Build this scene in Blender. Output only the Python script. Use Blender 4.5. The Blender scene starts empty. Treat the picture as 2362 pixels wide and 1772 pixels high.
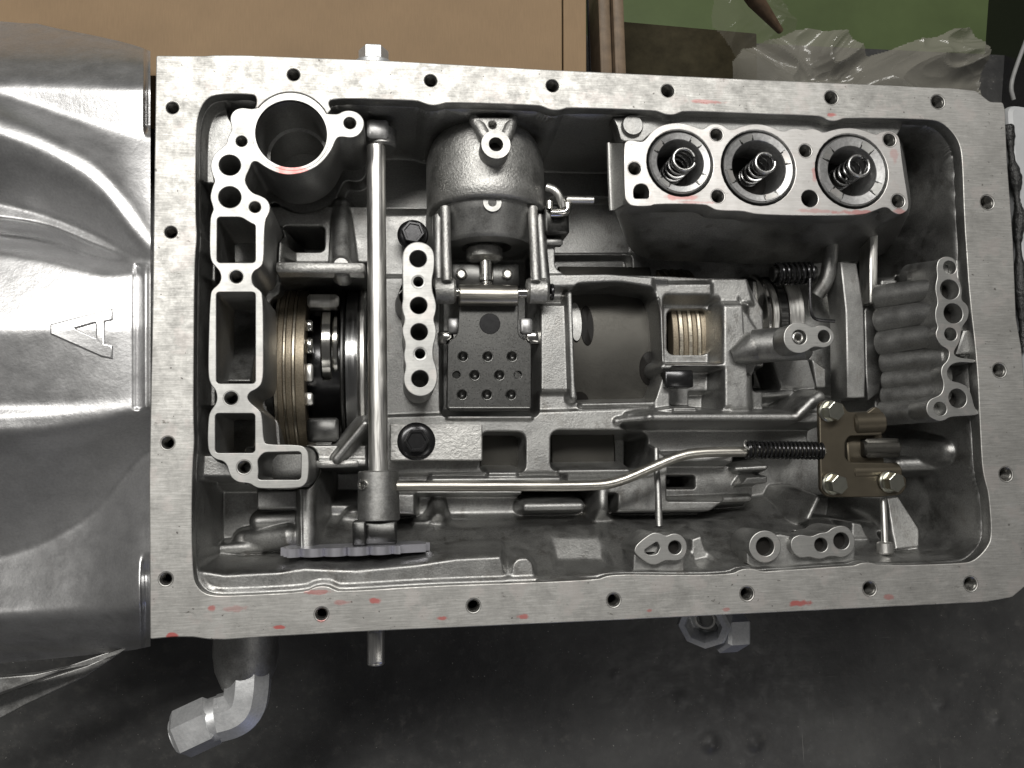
import bpy, math, random
import numpy as np
from mathutils import Vector, Matrix

random.seed(7); np.random.seed(7)
scene = bpy.context.scene
COL = scene.collection
MM = 0.001

# ---------------------------------------------------------------- camera (solved from the flange's vanishing points)
FPX, CX, CY, H = 1962.0, 1181.0, 886.0, 390.0      # focal length in photo pixels, centre, height over the flange in mm
n_ = np.array([-267.0, 208.0, 1962.0]); n_ /= np.linalg.norm(n_)
Zw = -n_
Xw = np.array([14320.0, -134.0, 1962.0]); Xw -= Xw.dot(n_) * n_; Xw /= np.linalg.norm(Xw)
Yw = np.array([-447.0, -19036.0, 1962.0]); Yw -= Yw.dot(n_) * n_; Yw -= Yw.dot(Xw) * Xw; Yw /= np.linalg.norm(Yw)
def img2w(v): return np.array([Xw.dot(v), Yw.dot(v), Zw.dot(v)])
right, down, fwd = img2w((1, 0, 0)), img2w((0, 1, 0)), img2w((0, 0, 1))
cam = bpy.data.cameras.new('camera'); camo = bpy.data.objects.new('camera', cam); COL.objects.link(camo)
cam.sensor_width = 36.0; cam.lens = 36.0 * FPX / 2362.0
cam.clip_start = 0.02; cam.clip_end = 20.0
M = Matrix(((right[0], -down[0], -fwd[0], 0), (right[1], -down[1], -fwd[1], 0), (right[2], -down[2], -fwd[2], H * MM), (0, 0, 0, 1)))
camo.matrix_world = M
scene.camera = camo

# ---------------------------------------------------------------- light: workshop lamp, window light and an added fill, dim room
world = bpy.data.worlds.new('World'); scene.world = world; world.use_nodes = True
bg = world.node_tree.nodes['Background']
bg.inputs['Color'].default_value = (1.0, 0.98, 0.95, 1); bg.inputs['Strength'].default_value = 0.07
def area_light(name, loc, target, sx, sy, power, color):
    l = bpy.data.lights.new(name, 'AREA'); l.shape = 'RECTANGLE'; l.size = sx; l.size_y = sy
    l.energy = power; l.color = color
    o = bpy.data.objects.new(name, l); COL.objects.link(o); o.location = loc
    o.rotation_euler = (Vector(target) - Vector(loc)).to_track_quat('-Z', 'Y').to_euler()
    return o
area_light('ceiling_lamp', (-0.14, 0.70, 1.28), (0.02, 0.05, 0.0), 1.40, 0.24, 23.0, (1.0, 0.975, 0.93))
area_light('fill_light', (0.9, -0.9, 1.6), (0.1, 0.0, 0.0), 0.5, 0.5, 2.0, (1.0, 0.97, 0.92))  # added fill to brighten the lower right, no known source
area_light('window_light', (0.30, -0.80, 0.12), (0.0, 0.0, -0.03), 0.16, 0.25, 0.22, (0.40, 0.48, 1.0))
scene.cycles.max_bounces = 6; scene.cycles.glossy_bounces = 4; scene.cycles.diffuse_bounces = 3; scene.cycles.transparent_max_bounces = 8
vs = scene.view_settings
vs.view_transform = 'Standard'; vs.look = 'None'; vs.exposure = 0.0; vs.gamma = 1.0; vs.use_curve_mapping = False

# ---------------------------------------------------------------- projection helpers (photo pixel at a chosen real height -> mm)
def W(px, py, z):
    d = img2w((px - CX, py - CY, FPX)); t = (z - H) / d[2]
    return np.array([d[0] * t, d[1] * t, z])
def WA(pts, z):
    p = np.asarray(pts, float)
    d = np.stack([p[:, 0] - CX, p[:, 1] - CY, np.full(len(p), FPX)], 1)
    dw = np.stack([d @ Xw, d @ Yw, d @ Zw], 1); t = (z - H) / dw[:, 2]
    return np.stack([dw[:, 0] * t, dw[:, 1] * t], 1)
def sc(px, py, z): return np.linalg.norm(W(px + 1, py, z) - W(px, py, z))
def chaikin(pts, n=2):
    p = np.asarray(pts, float)
    for _ in range(n):
        q = np.roll(p, -1, 0); a = 0.75 * p + 0.25 * q; b = 0.25 * p + 0.75 * q
        p = np.stack([a, b], 1).reshape(-1, 2)
    return p
def chaikin_open(pts, n=2):
    p = np.asarray(pts, float)
    for _ in range(n):
        q = [p[0]]
        for i in range(len(p) - 1): q += [0.75 * p[i] + 0.25 * p[i + 1], 0.25 * p[i] + 0.75 * p[i + 1]]
        q.append(p[-1]); p = np.array(q)
    return p
def fillet(pts, r, seg=5):
    p = [np.asarray(q, float) for q in pts]; out = []
    for i in range(len(p)):
        a, b, c = p[i - 1], p[i], p[(i + 1) % len(p)]
        u = a - b; v = c - b; lu, lv = np.linalg.norm(u), np.linalg.norm(v)
        if lu < 1e-6 or lv < 1e-6: continue
        k = min(r, lu * 0.48, lv * 0.48); u /= lu; v /= lv
        p0, p2 = b + u * k, b + v * k
        for s in range(seg + 1):
            t = s / seg; out.append((1 - t) ** 2 * p0 + 2 * t * (1 - t) * b + t * t * p2)
    return np.array(out)
def rect(x0, y0, x1, y1, r=0, seg=5):
    p = [(x0, y0), (x1, y0), (x1, y1), (x0, y1)]
    return fillet(p, r, seg) if r else np.array(p, float)
def circ(cx, cy, r, n=28, a0=0.0):
    return np.array([(cx + r * math.cos(a0 + 2 * math.pi * i / n), cy + r * math.sin(a0 + 2 * math.pi * i / n)) for i in range(n)])

# ---------------------------------------------------------------- materials (all procedural, world position in mm)
MATS = {}
def base_mat(name):
    m = bpy.data.materials.new(name); m.use_nodes = True
    nt = m.node_tree; b = nt.nodes['Principled BSDF']; MATS[name] = m
    g = nt.nodes.new('ShaderNodeNewGeometry')
    s = nt.nodes.new('ShaderNodeVectorMath'); s.operation = 'SCALE'; s.inputs['Scale'].default_value = 1000.0
    nt.links.new(g.outputs['Position'], s.inputs[0])
    return m, nt, b, s.outputs[0]
def noise(nt, vec, scale, detail=3, rough=0.55, stretch=None, rot=0.0):
    if stretch is not None:
        mp = nt.nodes.new('ShaderNodeMapping'); mp.inputs['Scale'].default_value = stretch; mp.inputs['Rotation'].default_value = (0, 0, rot)
        nt.links.new(vec, mp.inputs['Vector']); vec = mp.outputs[0]
    n = nt.nodes.new('ShaderNodeTexNoise'); n.inputs['Scale'].default_value = scale
    n.inputs['Detail'].default_value = detail; n.inputs['Roughness'].default_value = rough
    nt.links.new(vec, n.inputs['Vector']); return n.outputs[0]
def ramp(nt, fac, stops):
    r = nt.nodes.new('ShaderNodeValToRGB'); e = r.color_ramp.elements
    while len(e) < len(stops): e.new(0.5)
    for i, (p, c) in enumerate(stops):
        e[i].position = p; e[i].color = (c, c, c, 1) if not isinstance(c, tuple) else (*c, 1)
    nt.links.new(fac, r.inputs[0]); return r.outputs[0]
def mix(nt, fac, a, b, mode='MIX'):
    m = nt.nodes.new('ShaderNodeMix'); m.data_type = 'RGBA'; m.blend_type = mode
    for sock, v in ((m.inputs[0], fac), (m.inputs[6], a), (m.inputs[7], b)):
        if isinstance(v, (int, float)): sock.default_value = v
        elif isinstance(v, tuple): sock.default_value = (*v, 1)
        else: nt.links.new(v, sock)
    return m.outputs[2]
def bump(nt, b, height, strength, dist, prev=None):
    n = nt.nodes.new('ShaderNodeBump'); n.inputs['Strength'].default_value = strength; n.inputs['Distance'].default_value = dist * MM
    nt.links.new(height, n.inputs['Height'])
    if prev is not None: nt.links.new(prev, n.inputs['Normal'])
    nt.links.new(n.outputs[0], b.inputs['Normal']); return n.outputs[0]

def cast_metal(name, lo, hi, rough=(0.34, 0.55), grain=0.9, gs=0.35, gd=0.25, metallic=1.0, blot=0.03, stain=0.0):
    m, nt, b, p = base_mat(name)
    b.inputs['Metallic'].default_value = metallic
    big = noise(nt, p, blot, 4, 0.6); fine = noise(nt, p, grain, 3, 0.7)
    c = mix(nt, ramp(nt, big, [(0.3, 0.0), (0.7, 1.0)]), lo, hi)
    c = mix(nt, 0.35, c, ramp(nt, fine, [(0.3, 0.25), (0.7, 0.85)]), 'OVERLAY')
    oil = noise(nt, p, 0.09, 7, 0.75, (1, 0.6, 1), 0.4)
    c = mix(nt, ramp(nt, oil, [(0.54, 0.0), (0.66, stain)]), c, (0.11, 0.085, 0.06))
    nt.links.new(c, b.inputs['Base Color'])
    nt.links.new(mix(nt, ramp(nt, oil, [(0.50, 0.0), (0.62, stain)]), ramp(nt, noise(nt, p, 0.12, 4, 0.6), [(0.3, rough[0]), (0.7, rough[1])]), (0.22, 0.22, 0.22)), b.inputs['Roughness'])
    n1 = bump(nt, b, fine, gs, gd)
    bump(nt, b, noise(nt, p, 0.15, 2), 0.3, 0.5, n1)
    return m
def steel(name, col, rough, aniso_vec=None, grain=0.12):
    m, nt, b, p = base_mat(name)
    b.inputs['Metallic'].default_value = 1.0
    s = noise(nt, p, 1.0, 4, 0.6, aniso_vec or (1.6, 1.6, 1.6)); bigs = noise(nt, p, 0.05, 3, 0.6)
    nt.links.new(mix(nt, 0.4, mix(nt, ramp(nt, s, [(0.3, 0.0), (0.7, 1.0)]), tuple(0.85 * x for x in col), tuple(1.08 * x for x in col)), ramp(nt, bigs, [(0.3, 0.38), (0.7, 0.62)]), 'OVERLAY'), b.inputs['Base Color'])
    nt.links.new(ramp(nt, s, [(0.3, rough * 0.75), (0.7, rough * 1.3)]), b.inputs['Roughness'])
    bump(nt, b, s, grain, 0.1)
    return m

def machined(name, lo, hi, marks, scratch=0.5, stain=0.5, rough=(0.48, 0.66)):
    m, nt, b, p = base_mat(name)
    b.inputs['Metallic'].default_value = 1.0
    big = noise(nt, p, 0.035, 5, 0.65)
    c = mix(nt, ramp(nt, big, [(0.32, 0.0), (0.68, 1.0)]), lo, hi)
    s1 = noise(nt, p, 1.0, 4, 0.75, (0.10, 1.5, 0.3), 0.30)
    s2 = noise(nt, p, 1.0, 3, 0.7, (1.1, 0.05, 0.3), 0.9)
    blot = noise(nt, p, 0.11, 6, 0.78)
    vary = ramp(nt, noise(nt, p, 0.02, 3, 0.5), [(0.35, scratch * 0.35), (0.65, scratch)])
    c = mix(nt, vary, c, ramp(nt, blot, [(0.30, 0.20), (0.5, 0.5), (0.70, 0.85)]), 'OVERLAY')
    c = mix(nt, min(1, scratch * 1.05), c, ramp(nt, s1, [(0.30, 0.30), (0.5, 0.5), (0.72, 0.78)]), 'OVERLAY')
    # sparse bright scratches at two angles
    for (ang, st_, k) in ((0.6, (0.035, 1.6, 0.3), 0.55), (-0.5, (0.03, 1.5, 0.3), 0.4), (1.45, (0.03, 1.4, 0.3), 0.35)):
        q = noise(nt, p, 1.0, 2, 0.5, st_, ang)
        c = mix(nt, ramp(nt, q, [(0.70, 0.0), (0.74, k * scratch * 1.3)]), c, (0.88, 0.88, 0.86))
    # dark gasket residue in thin streaks and specks
    st = noise(nt, p, 0.16, 6, 0.72, (0.5, 1.2, 1.0), 0.05)
    c = mix(nt, ramp(nt, st, [(0.635, 0.0), (0.69, stain)]), c, (0.10, 0.09, 0.075))
    sp = noise(nt, p, 0.42, 2, 0.5)
    c = mix(nt, ramp(nt, sp, [(0.70, 0.0), (0.74, stain * 0.9)]), c, (0.06, 0.05, 0.045))
    ledge = noise(nt, p, 0.07, 3, 0.6)
    c = mix(nt, ramp(nt, ledge, [(0.56, 0.0), (0.60, 0.35)]), c, (0.56, 0.515, 0.495))
    # red assembly-lube / marker smears with their own shapes
    wob = nt.nodes.new('ShaderNodeTexNoise'); wob.inputs['Scale'].default_value = 0.25; wob.inputs['Detail'].default_value = 4
    nt.links.new(p, wob.inputs['Vector'])
    tot = None
    for (x, y, rx, ry, k) in marks:
        v = nt.nodes.new('ShaderNodeVectorMath'); v.operation = 'SUBTRACT'; nt.links.new(p, v.inputs[0]); v.inputs[1].default_value = (x, y, 0)
        v2 = nt.nodes.new('ShaderNodeVectorMath'); v2.operation = 'MULTIPLY'; nt.links.new(v.outputs[0], v2.inputs[0]); v2.inputs[1].default_value = (1 / rx, 1 / ry, 0)
        ln = nt.nodes.new('ShaderNodeVectorMath'); ln.operation = 'LENGTH'; nt.links.new(v2.outputs[0], ln.inputs[0])
        ad = nt.nodes.new('ShaderNodeMath'); ad.operation = 'MULTIPLY_ADD'; nt.links.new(wob.outputs[0], ad.inputs[0]); ad.inputs[1].default_value = 1.9; nt.links.new(ln.outputs['Value'], ad.inputs[2])
        mr = nt.nodes.new('ShaderNodeMapRange'); mr.interpolation_type = 'SMOOTHSTEP'; nt.links.new(ad.outputs[0], mr.inputs[0])
        mr.inputs[1].default_value = 2.1; mr.inputs[2].default_value = 1.55; mr.inputs[3].default_value = 0; mr.inputs[4].default_value = k * .9
        if tot is None: tot = mr.outputs[0]
        else:
            mx = nt.nodes.new('ShaderNodeMath'); mx.operation = 'MAXIMUM'; nt.links.new(tot, mx.inputs[0]); nt.links.new(mr.outputs[0], mx.inputs[1]); tot = mx.outputs[0]
    if tot is not None: c = mix(nt, tot, c, (0.56, 0.12, 0.11))
    nt.links.new(c, b.inputs['Base Color'])
    nt.links.new(ramp(nt, blot, [(0.3, rough[1]), (0.7, rough[0])]), b.inputs['Roughness'])
    n1 = bump(nt, b, blot, 0.10, 0.15)
    n2 = bump(nt, b, s2, 0.06, 0.06, n1)
    bump(nt, b, noise(nt, p, 0.05, 2), 0.10, 0.6, n2)
    return m
def plain(name, col, rough=0.6, metallic=0.0, var=0.15, scale=0.2, bs=0.1, bd=0.1, spec=0.5):
    m, nt, b, p = base_mat(name)
    b.inputs['Metallic'].default_value = metallic; b.inputs['Roughness'].default_value = rough
    b.inputs['Specular IOR Level'].default_value = spec
    f = noise(nt, p, scale, 5, 0.65)
    nt.links.new(mix(nt, ramp(nt, f, [(0.3, 0.0), (0.7, 1.0)]), tuple(c * (1 - var) for c in col), tuple(min(1, c * (1 + var)) for c in col)), b.inputs['Base Color'])
    bump(nt, b, f, bs, bd)
    return m

def mk(px, py, rx, ry, k=0.7, z=0.0):
    w = W(px, py, z); s = sc(px, py, z); return (w[0], w[1], rx * s, ry * s, k)
FLANGE_MARKS = [mk(1630, 235, 45, 5, .45), mk(1918, 265, 11, 5, .7), mk(488, 1402, 11, 8), mk(545, 1405, 30, 8, .3), mk(396, 1467, 15, 8, .95),
    mk(645, 1447, 16, 5, .9), mk(735, 1366, 32, 6, .55), mk(865, 1386, 14, 8, .8), mk(790, 1390, 20, 6, .4), mk(1020, 1427, 16, 5, .8),
    mk(1205, 1423, 14, 6, .75), mk(1847, 1392, 24, 7, .85), mk(2050, 1377, 14, 6, .5), mk(742, 1430, 13, 6, .6), mk(1497, 1409, 8, 5, .6), mk(1675, 1406, 10, 5, .5)]
BLOCK_MARKS = [mk(1575, 455, 42, 7, .55), mk(1604, 466, 40, 4, .35), mk(1990, 490, 60, 6, .6), mk(1880, 486, 40, 5, .35), mk(2076, 488, 18, 8, .5), mk(2064, 355, 10, 18, .3), mk(1882, 400, 8, 25, .5)]
RING_MARKS = [mk(672, 395, 42, 11, .75)]
m_flange = machined('machined_flange_aluminium', (0.41, 0.405, 0.388), (0.54, 0.535, 0.515), FLANGE_MARKS, 0.52, 0.75)
m_face = machined('machined_face_aluminium', (0.38, 0.38, 0.37), (0.47, 0.47, 0.455), RING_MARKS, 0.22, 0.12, (0.44, 0.56))
m_block = machined('machined_block_aluminium', (0.56, 0.55, 0.535), (0.68, 0.665, 0.65), BLOCK_MARKS, 0.30, 0.22, (0.44, 0.56))
m_cast = cast_metal('cast_aluminium', (0.29, 0.29, 0.285), (0.42, 0.42, 0.41), (0.42, 0.58), 1.1, 0.50, 0.28, stain=0.28)
m_castwall = cast_metal('cast_aluminium_side', (0.30, 0.30, 0.295), (0.40, 0.40, 0.39), (0.42, 0.58), 1.2, 0.25, 0.18, stain=0.22)
m_bell = cast_metal('blasted_bell_aluminium', (0.62, 0.62, 0.625), (0.72, 0.72, 0.725), (0.34, 0.44), 0.8, 0.34, 0.2, 0.92, 0.02)
m_servo = cast_metal('sand_cast_servo_aluminium', (0.40, 0.40, 0.385), (0.54, 0.535, 0.52), (0.44, 0.58), 0.75, 0.75, 0.45)
m_steel = steel('ground_steel', (0.84, 0.83, 0.80), 0.38, (1.2, 0.06, 0.4))
m_steelx = steel('drawn_steel_rod', (0.56, 0.54, 0.49), 0.34, (0.05, 1.2, 0.6))
m_bright = steel('polished_steel', (0.72, 0.71, 0.68), 0.14)
m_dark = steel('blackened_steel', (0.09, 0.09, 0.088), 0.36, None, 0.06)
m_drum = steel('phosphated_drum_steel', (0.092, 0.089, 0.081), 0.5, None, 0.06)
m_plate = steel('phosphated_lever_steel', (0.11, 0.11, 0.107), 0.34, None, 0.06)
m_zinc = plain('yellow_zinc_bolt', (0.55, 0.55, 0.48), 0.30, 1.0, 0.08, 0.3, 0.03, 0.05)
m_brown = plain('bronze_chromate_plate', (0.13, 0.113, 0.085), 0.42, 0.85, 0.12, 0.06, 0.04, 0.1)
m_frict = plain('brown_friction_lining', (0.31, 0.265, 0.20), 0.42, 0.75, 0.3, 1.2, 0.5, 0.2)
m_gold = steel('clutch_plate_steel', (0.70, 0.64, 0.53), 0.34, (0.4, 2.0, 0.4))
m_black = plain('black_oxide_steel', (0.05, 0.05, 0.052), 0.24, 0.8, 0.2, 0.6, 0.15, 0.1)
m_thread = steel('cut_thread_aluminium', (0.24, 0.235, 0.22), 0.34)
m_spring_lit = steel('lit_spring_end', (0.62, 0.62, 0.61), 0.3, None, 0.0)  # paler copy of the spring steel, paints light on the top coil
m_spring = steel('shaded_spring_wire', (0.20, 0.20, 0.20), 0.24)  # darkened to paint shade on the coil body
m_piston = cast_metal('piston_aluminium', (0.42, 0.42, 0.42), (0.52, 0.52, 0.52), (0.42, 0.52), 0.6, 0.1, 0.1)
m_hole = plain('hole_shade_black', (0.012, 0.011, 0.010), 0.5, spec=0.15)  # near-black, paints the shade down in holes, slots and piston bores
m_fit = cast_metal('galvanised_fitting', (0.58, 0.59, 0.60), (0.72, 0.73, 0.74), (0.40, 0.5), 0.7, 0.25, 0.2, 0.7, 0.05)
m_seal = plain('black_sealant', (0.012, 0.012, 0.012), 0.28, 0.0, 0.3, 0.6, 0.9, 0.8)
m_paint = plain('pale_grey_casting_paint', (0.42, 0.43, 0.44), 0.5, 0.0, 0.06, 0.1)

# ---------------------------------------------------------------- object helpers
def link(name, mesh, mat, parent=None, loc=None):
    o = bpy.data.objects.new(name, mesh); COL.objects.link(o)
    if mat is not None and not mesh.materials: mesh.materials.append(mat)
    if parent is not None:
        o.parent = parent
        base = Vector(parent.get('_base', (0, 0, 0)))
        o.location = -base
        o['_base'] = (0.0, 0.0, 0.0)
    return o
def to_mesh(verts, faces, smooth=40, name='mesh'):
    me = bpy.data.meshes.new(name)
    me.from_pydata([tuple(v) for v in np.asarray(verts, float) * MM], [], [tuple(int(i) for i in f) for f in faces])
    me.update()
    if smooth:
        me.polygons.foreach_set('use_smooth', np.ones(len(me.polygons), bool)); me.set_sharp_from_angle(angle=math.radians(smooth))
    return me
def part(name, geo, mat, parent, smooth=40, label=None):
    v, f = geo
    o = link(name, to_mesh(v, f, smooth, name), mat, parent)
    if label: o['label'] = label
    return o
def thing(name, label, cat, base, group=None):
    o = bpy.data.objects.new(name, None); COL.objects.link(o)
    b = Vector(base) * MM; o.location = b; o.empty_display_size = 0.005
    o['_base'] = tuple(b); o['label'] = label; o['category'] = cat
    if group: o['group'] = group
    return o
def solo(name, geo, mat, label, cat, group=None, smooth=40):
    v, f = geo; v = np.asarray(v, float)
    b = np.array([v[:, 0].mean(), v[:, 1].mean(), v[:, 2].min()])
    o = link(name, to_mesh(v - b, f, smooth, name), mat); o.location = Vector(b) * MM
    o['label'] = label; o['category'] = cat
    if group: o['group'] = group
    return o
def join(*geos):
    V, F, n = [], [], 0
    for v, f in geos:
        v = np.asarray(v, float); V.append(v); F += [tuple(i + n for i in q) for q in f]; n += len(v)
    return np.concatenate(V), F

def slab(name, outline, holes, ztop, thick, mat, parent, bev=0.5, label=None, res=1, zmap=None, side=None):
    if side is None and mat in (m_face, m_block, m_flange): side = m_castwall
    """extruded sheet with rounded edges; outline and holes in photo pixels, holes may be (cx, cy, r) circles"""
    cu = bpy.data.curves.new(name, 'CURVE'); cu.dimensions = '2D'; cu.fill_mode = 'BOTH'
    cu.bevel_depth = bev; cu.bevel_resolution = res; cu.offset = -bev; cu.extrude = thick / 2 - bev
    zm = ztop if zmap is None else zmap
    loops = [WA(outline, zm)]
    for h in holes:
        if isinstance(h, tuple) and len(h) == 3 and np.isscalar(h[0]):
            c = W(h[0], h[1], zm); loops.append(circ(c[0], c[1], h[2] * sc(h[0], h[1], zm), 32))
        else: loops.append(WA(h, zm))
    for L in loops:
        sp = cu.splines.new('POLY'); sp.points.add(len(L) - 1); sp.use_cyclic_u = True; sp.use_smooth = True
        for pt, (x, y) in zip(sp.points, L): pt.co = (x, y, 0, 1)
    o = bpy.data.objects.new(name + '_curve', cu); COL.objects.link(o)
    dg = bpy.context.evaluated_depsgraph_get()
    me = bpy.data.meshes.new_from_object(o.evaluated_get(dg)); bpy.data.objects.remove(o); bpy.data.curves.remove(cu)
    n = len(me.vertices); co = np.empty(n * 3); me.vertices.foreach_get('co', co); co = co.reshape(-1, 3)
    co[:, 2] += ztop - thick / 2
    me.vertices.foreach_set('co', (co * MM).ravel()); me.update()
    me.materials.clear()
    me.polygons.foreach_set('use_smooth', np.ones(len(me.polygons), bool)); me.set_sharp_from_angle(angle=math.radians(42))
    ob = link(name, me, mat, parent)
    if side is not None:
        me.materials.append(side); nz = np.empty(len(me.polygons) * 3); me.polygons.foreach_get('normal', nz)
        me.polygons.foreach_set('material_index', (np.abs(nz.reshape(-1, 3)[:, 2]) < 0.25).astype(np.int32))
    if label: ob['label'] = label
    return ob

def frame(axis):
    a = np.asarray(axis, float); a /= np.linalg.norm(a)
    h = np.array([0, 0, 1.0]) if abs(a[2]) < 0.9 else np.array([1.0, 0, 0])
    u = np.cross(h, a); u /= np.linalg.norm(u); return u, np.cross(a, u), a
def lathe(profile, origin, axis, seg=36, a0=0.0, arc=None, up=None):
    """profile: (radius, distance along the axis); closed ends wherever radius is 0"""
    if up is not None:
        a = np.asarray(axis, float); a = a / np.linalg.norm(a); u = np.asarray(up, float) - a * np.dot(up, a); u /= np.linalg.norm(u); w = np.cross(a, u)
    else: u, w, a = frame(axis)
    o = np.asarray(origin, float); V = []; F = []
    full = arc is None; ns = seg if full else seg + 1
    for r, t in profile:
        for i in range(ns):
            th = a0 + (2 * math.pi if full else arc) * i / seg
            V.append(o + a * t + (u * math.cos(th) + w * math.sin(th)) * max(r, 1e-4))
    for k in range(len(profile) - 1):
        for i in range(seg):
            j = (i + 1) % ns
            F.append((k * ns + i, k * ns + j, (k + 1) * ns + j, (k + 1) * ns + i))
    return np.array(V), F
def rod(p0, p1, r, seg=20, bev=0.4, r1=None):
    p0 = np.asarray(p0, float); p1 = np.asarray(p1, float); L = np.linalg.norm(p1 - p0); r1 = r if r1 is None else r1
    return lathe([(0, 0), (r - bev, 0), (r, bev), (r1, L - bev), (r1 - bev, L), (0, L)], p0, p1 - p0, seg)
def prism(p0, p1, r, n=6, bev=0.5, a0=0.0, up=None):
    p0 = np.asarray(p0, float); p1 = np.asarray(p1, float); L = np.linalg.norm(p1 - p0)
    return lathe([(0, 0), (r - bev, 0), (r, bev), (r, L - bev), (r - bev, L), (0, L)], p0, p1 - p0, n, a0, None, up)
def tube(path, r, seg=12, closed_ends=True, up=None):
    P = np.asarray(path, float); n = len(P); V, F = [], []
    rr = np.full(n, r) if np.isscalar(r) else np.asarray(r, float)
    T = np.gradient(P, axis=0); T /= np.linalg.norm(T, axis=1)[:, None]
    u, w, _ = frame(T[0]); h = 0.0
    if up is not None: u = np.asarray(up, float); h = math.pi / seg
    for i in range(n):
        u = u - T[i] * u.dot(T[i]); u /= np.linalg.norm(u); w = np.cross(T[i], u)
        for k in range(seg):
            a = h + 2 * math.pi * k / seg; V.append(P[i] + (u * math.cos(a) + w * math.sin(a)) * rr[i])
    for i in range(n - 1):
        for k in range(seg):
            j = (k + 1) % seg; F.append((i * seg + k, i * seg + j, (i + 1) * seg + j, (i + 1) * seg + k))
    if closed_ends:
        F.append(tuple(range(seg))[::-1]); F.append(tuple((n - 1) * seg + k for k in range(seg)))
    return np.array(V), F
def smooth_path(pts, n=40):
    p = np.asarray(pts, float)
    for _ in range(3):
        q = [p[0]]
        for i in range(len(p) - 1):
            q += [0.75 * p[i] + 0.25 * p[i + 1], 0.25 * p[i] + 0.75 * p[i + 1]]
        q.append(p[-1]); p = np.array(q)
    return p
def helix(p0, p1, R, turns, wire, per=18, seg=7, flat=0.8, a0=0.0):
    p0 = np.asarray(p0, float); p1 = np.asarray(p1, float); u, w, a = frame(p1 - p0); L = np.linalg.norm(p1 - p0)
    N = int(turns * per); P = []
    for i in range(N + 1):
        s = i / N; k = s * turns; f = flat / turns
        tt = 0.15 * s / f * f if s < f else (1 - 0.15 * (1 - s) / f * f if s > 1 - f else 0.15 * f + (s - f) / (1 - 2 * f) * (1 - 0.3 * f))
        th = a0 + 2 * math.pi * k
        P.append(p0 + a * L * min(1, max(0, tt)) + (u * math.cos(th) + w * math.sin(th)) * R)
    return tube(P, wire, seg)
def box(c, s, rot=None, bev=0.4):
    hx, hy, hz = s[0] / 2, s[1] / 2, s[2] / 2
    b = min(bev, hx * .4, hy * .4, hz * .4); V = []
    for z, i in ((-hz, b), (-hz + b, 0), (hz - b, 0), (hz, b)):
        x, y = hx - i, hy - i
        V += [(-x, -y + b, z), (-x + b, -y, z), (x - b, -y, z), (x, -y + b, z), (x, y - b, z), (x - b, y, z), (-x + b, y, z), (-x, y - b, z)]
    F = [tuple(range(8))[::-1], tuple(range(24, 32))]
    for k in range(3):
        for i in range(8): F.append((k * 8 + i, k * 8 + (i + 1) % 8, k * 8 + 8 + (i + 1) % 8, k * 8 + 8 + i))
    V = np.array(V)
    if rot is not None: V = V @ np.array(rot).T
    return V + np.array(c, float), F
def rotz(a): c, s = math.cos(a), math.sin(a); return [[c, -s, 0], [s, c, 0], [0, 0, 1]]

# ---------------------------------------------------------------- height-field casting helper
def sdf_poly(X, Y, poly):
    p = np.asarray(poly, float); d = np.full(X.shape, 1e18); s = np.ones(X.shape)
    n = len(p); j = n - 1
    for i in range(n):
        ex, ey = p[j, 0] - p[i, 0], p[j, 1] - p[i, 1]
        wx, wy = X - p[i, 0], Y - p[i, 1]
        den = ex * ex + ey * ey + 1e-12
        t = np.clip((wx * ex + wy * ey) / den, 0, 1)
        bx, by = wx - ex * t, wy - ey * t
        np.minimum(d, bx * bx + by * by, out=d)
        c1 = Y >= p[i, 1]; c2 = Y < p[j, 1]; c3 = ex * wy > ey * wx
        s = np.where((c1 & c2 & c3) | (~c1 & ~c2 & ~c3), -s, s); j = i
    return s * np.sqrt(d)
def sstep(x): x = np.clip(x, 0, 1); return x * x * (3 - 2 * x)
def plane3(a, b, c):
    P = [W(*q) for q in (a, b, c)]
    A = np.array([[p[0], p[1], 1] for p in P]); k = np.linalg.solve(A, np.array([p[2] for p in P]))
    return lambda X, Y: k[0] * X + k[1] * Y + k[2]
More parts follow.
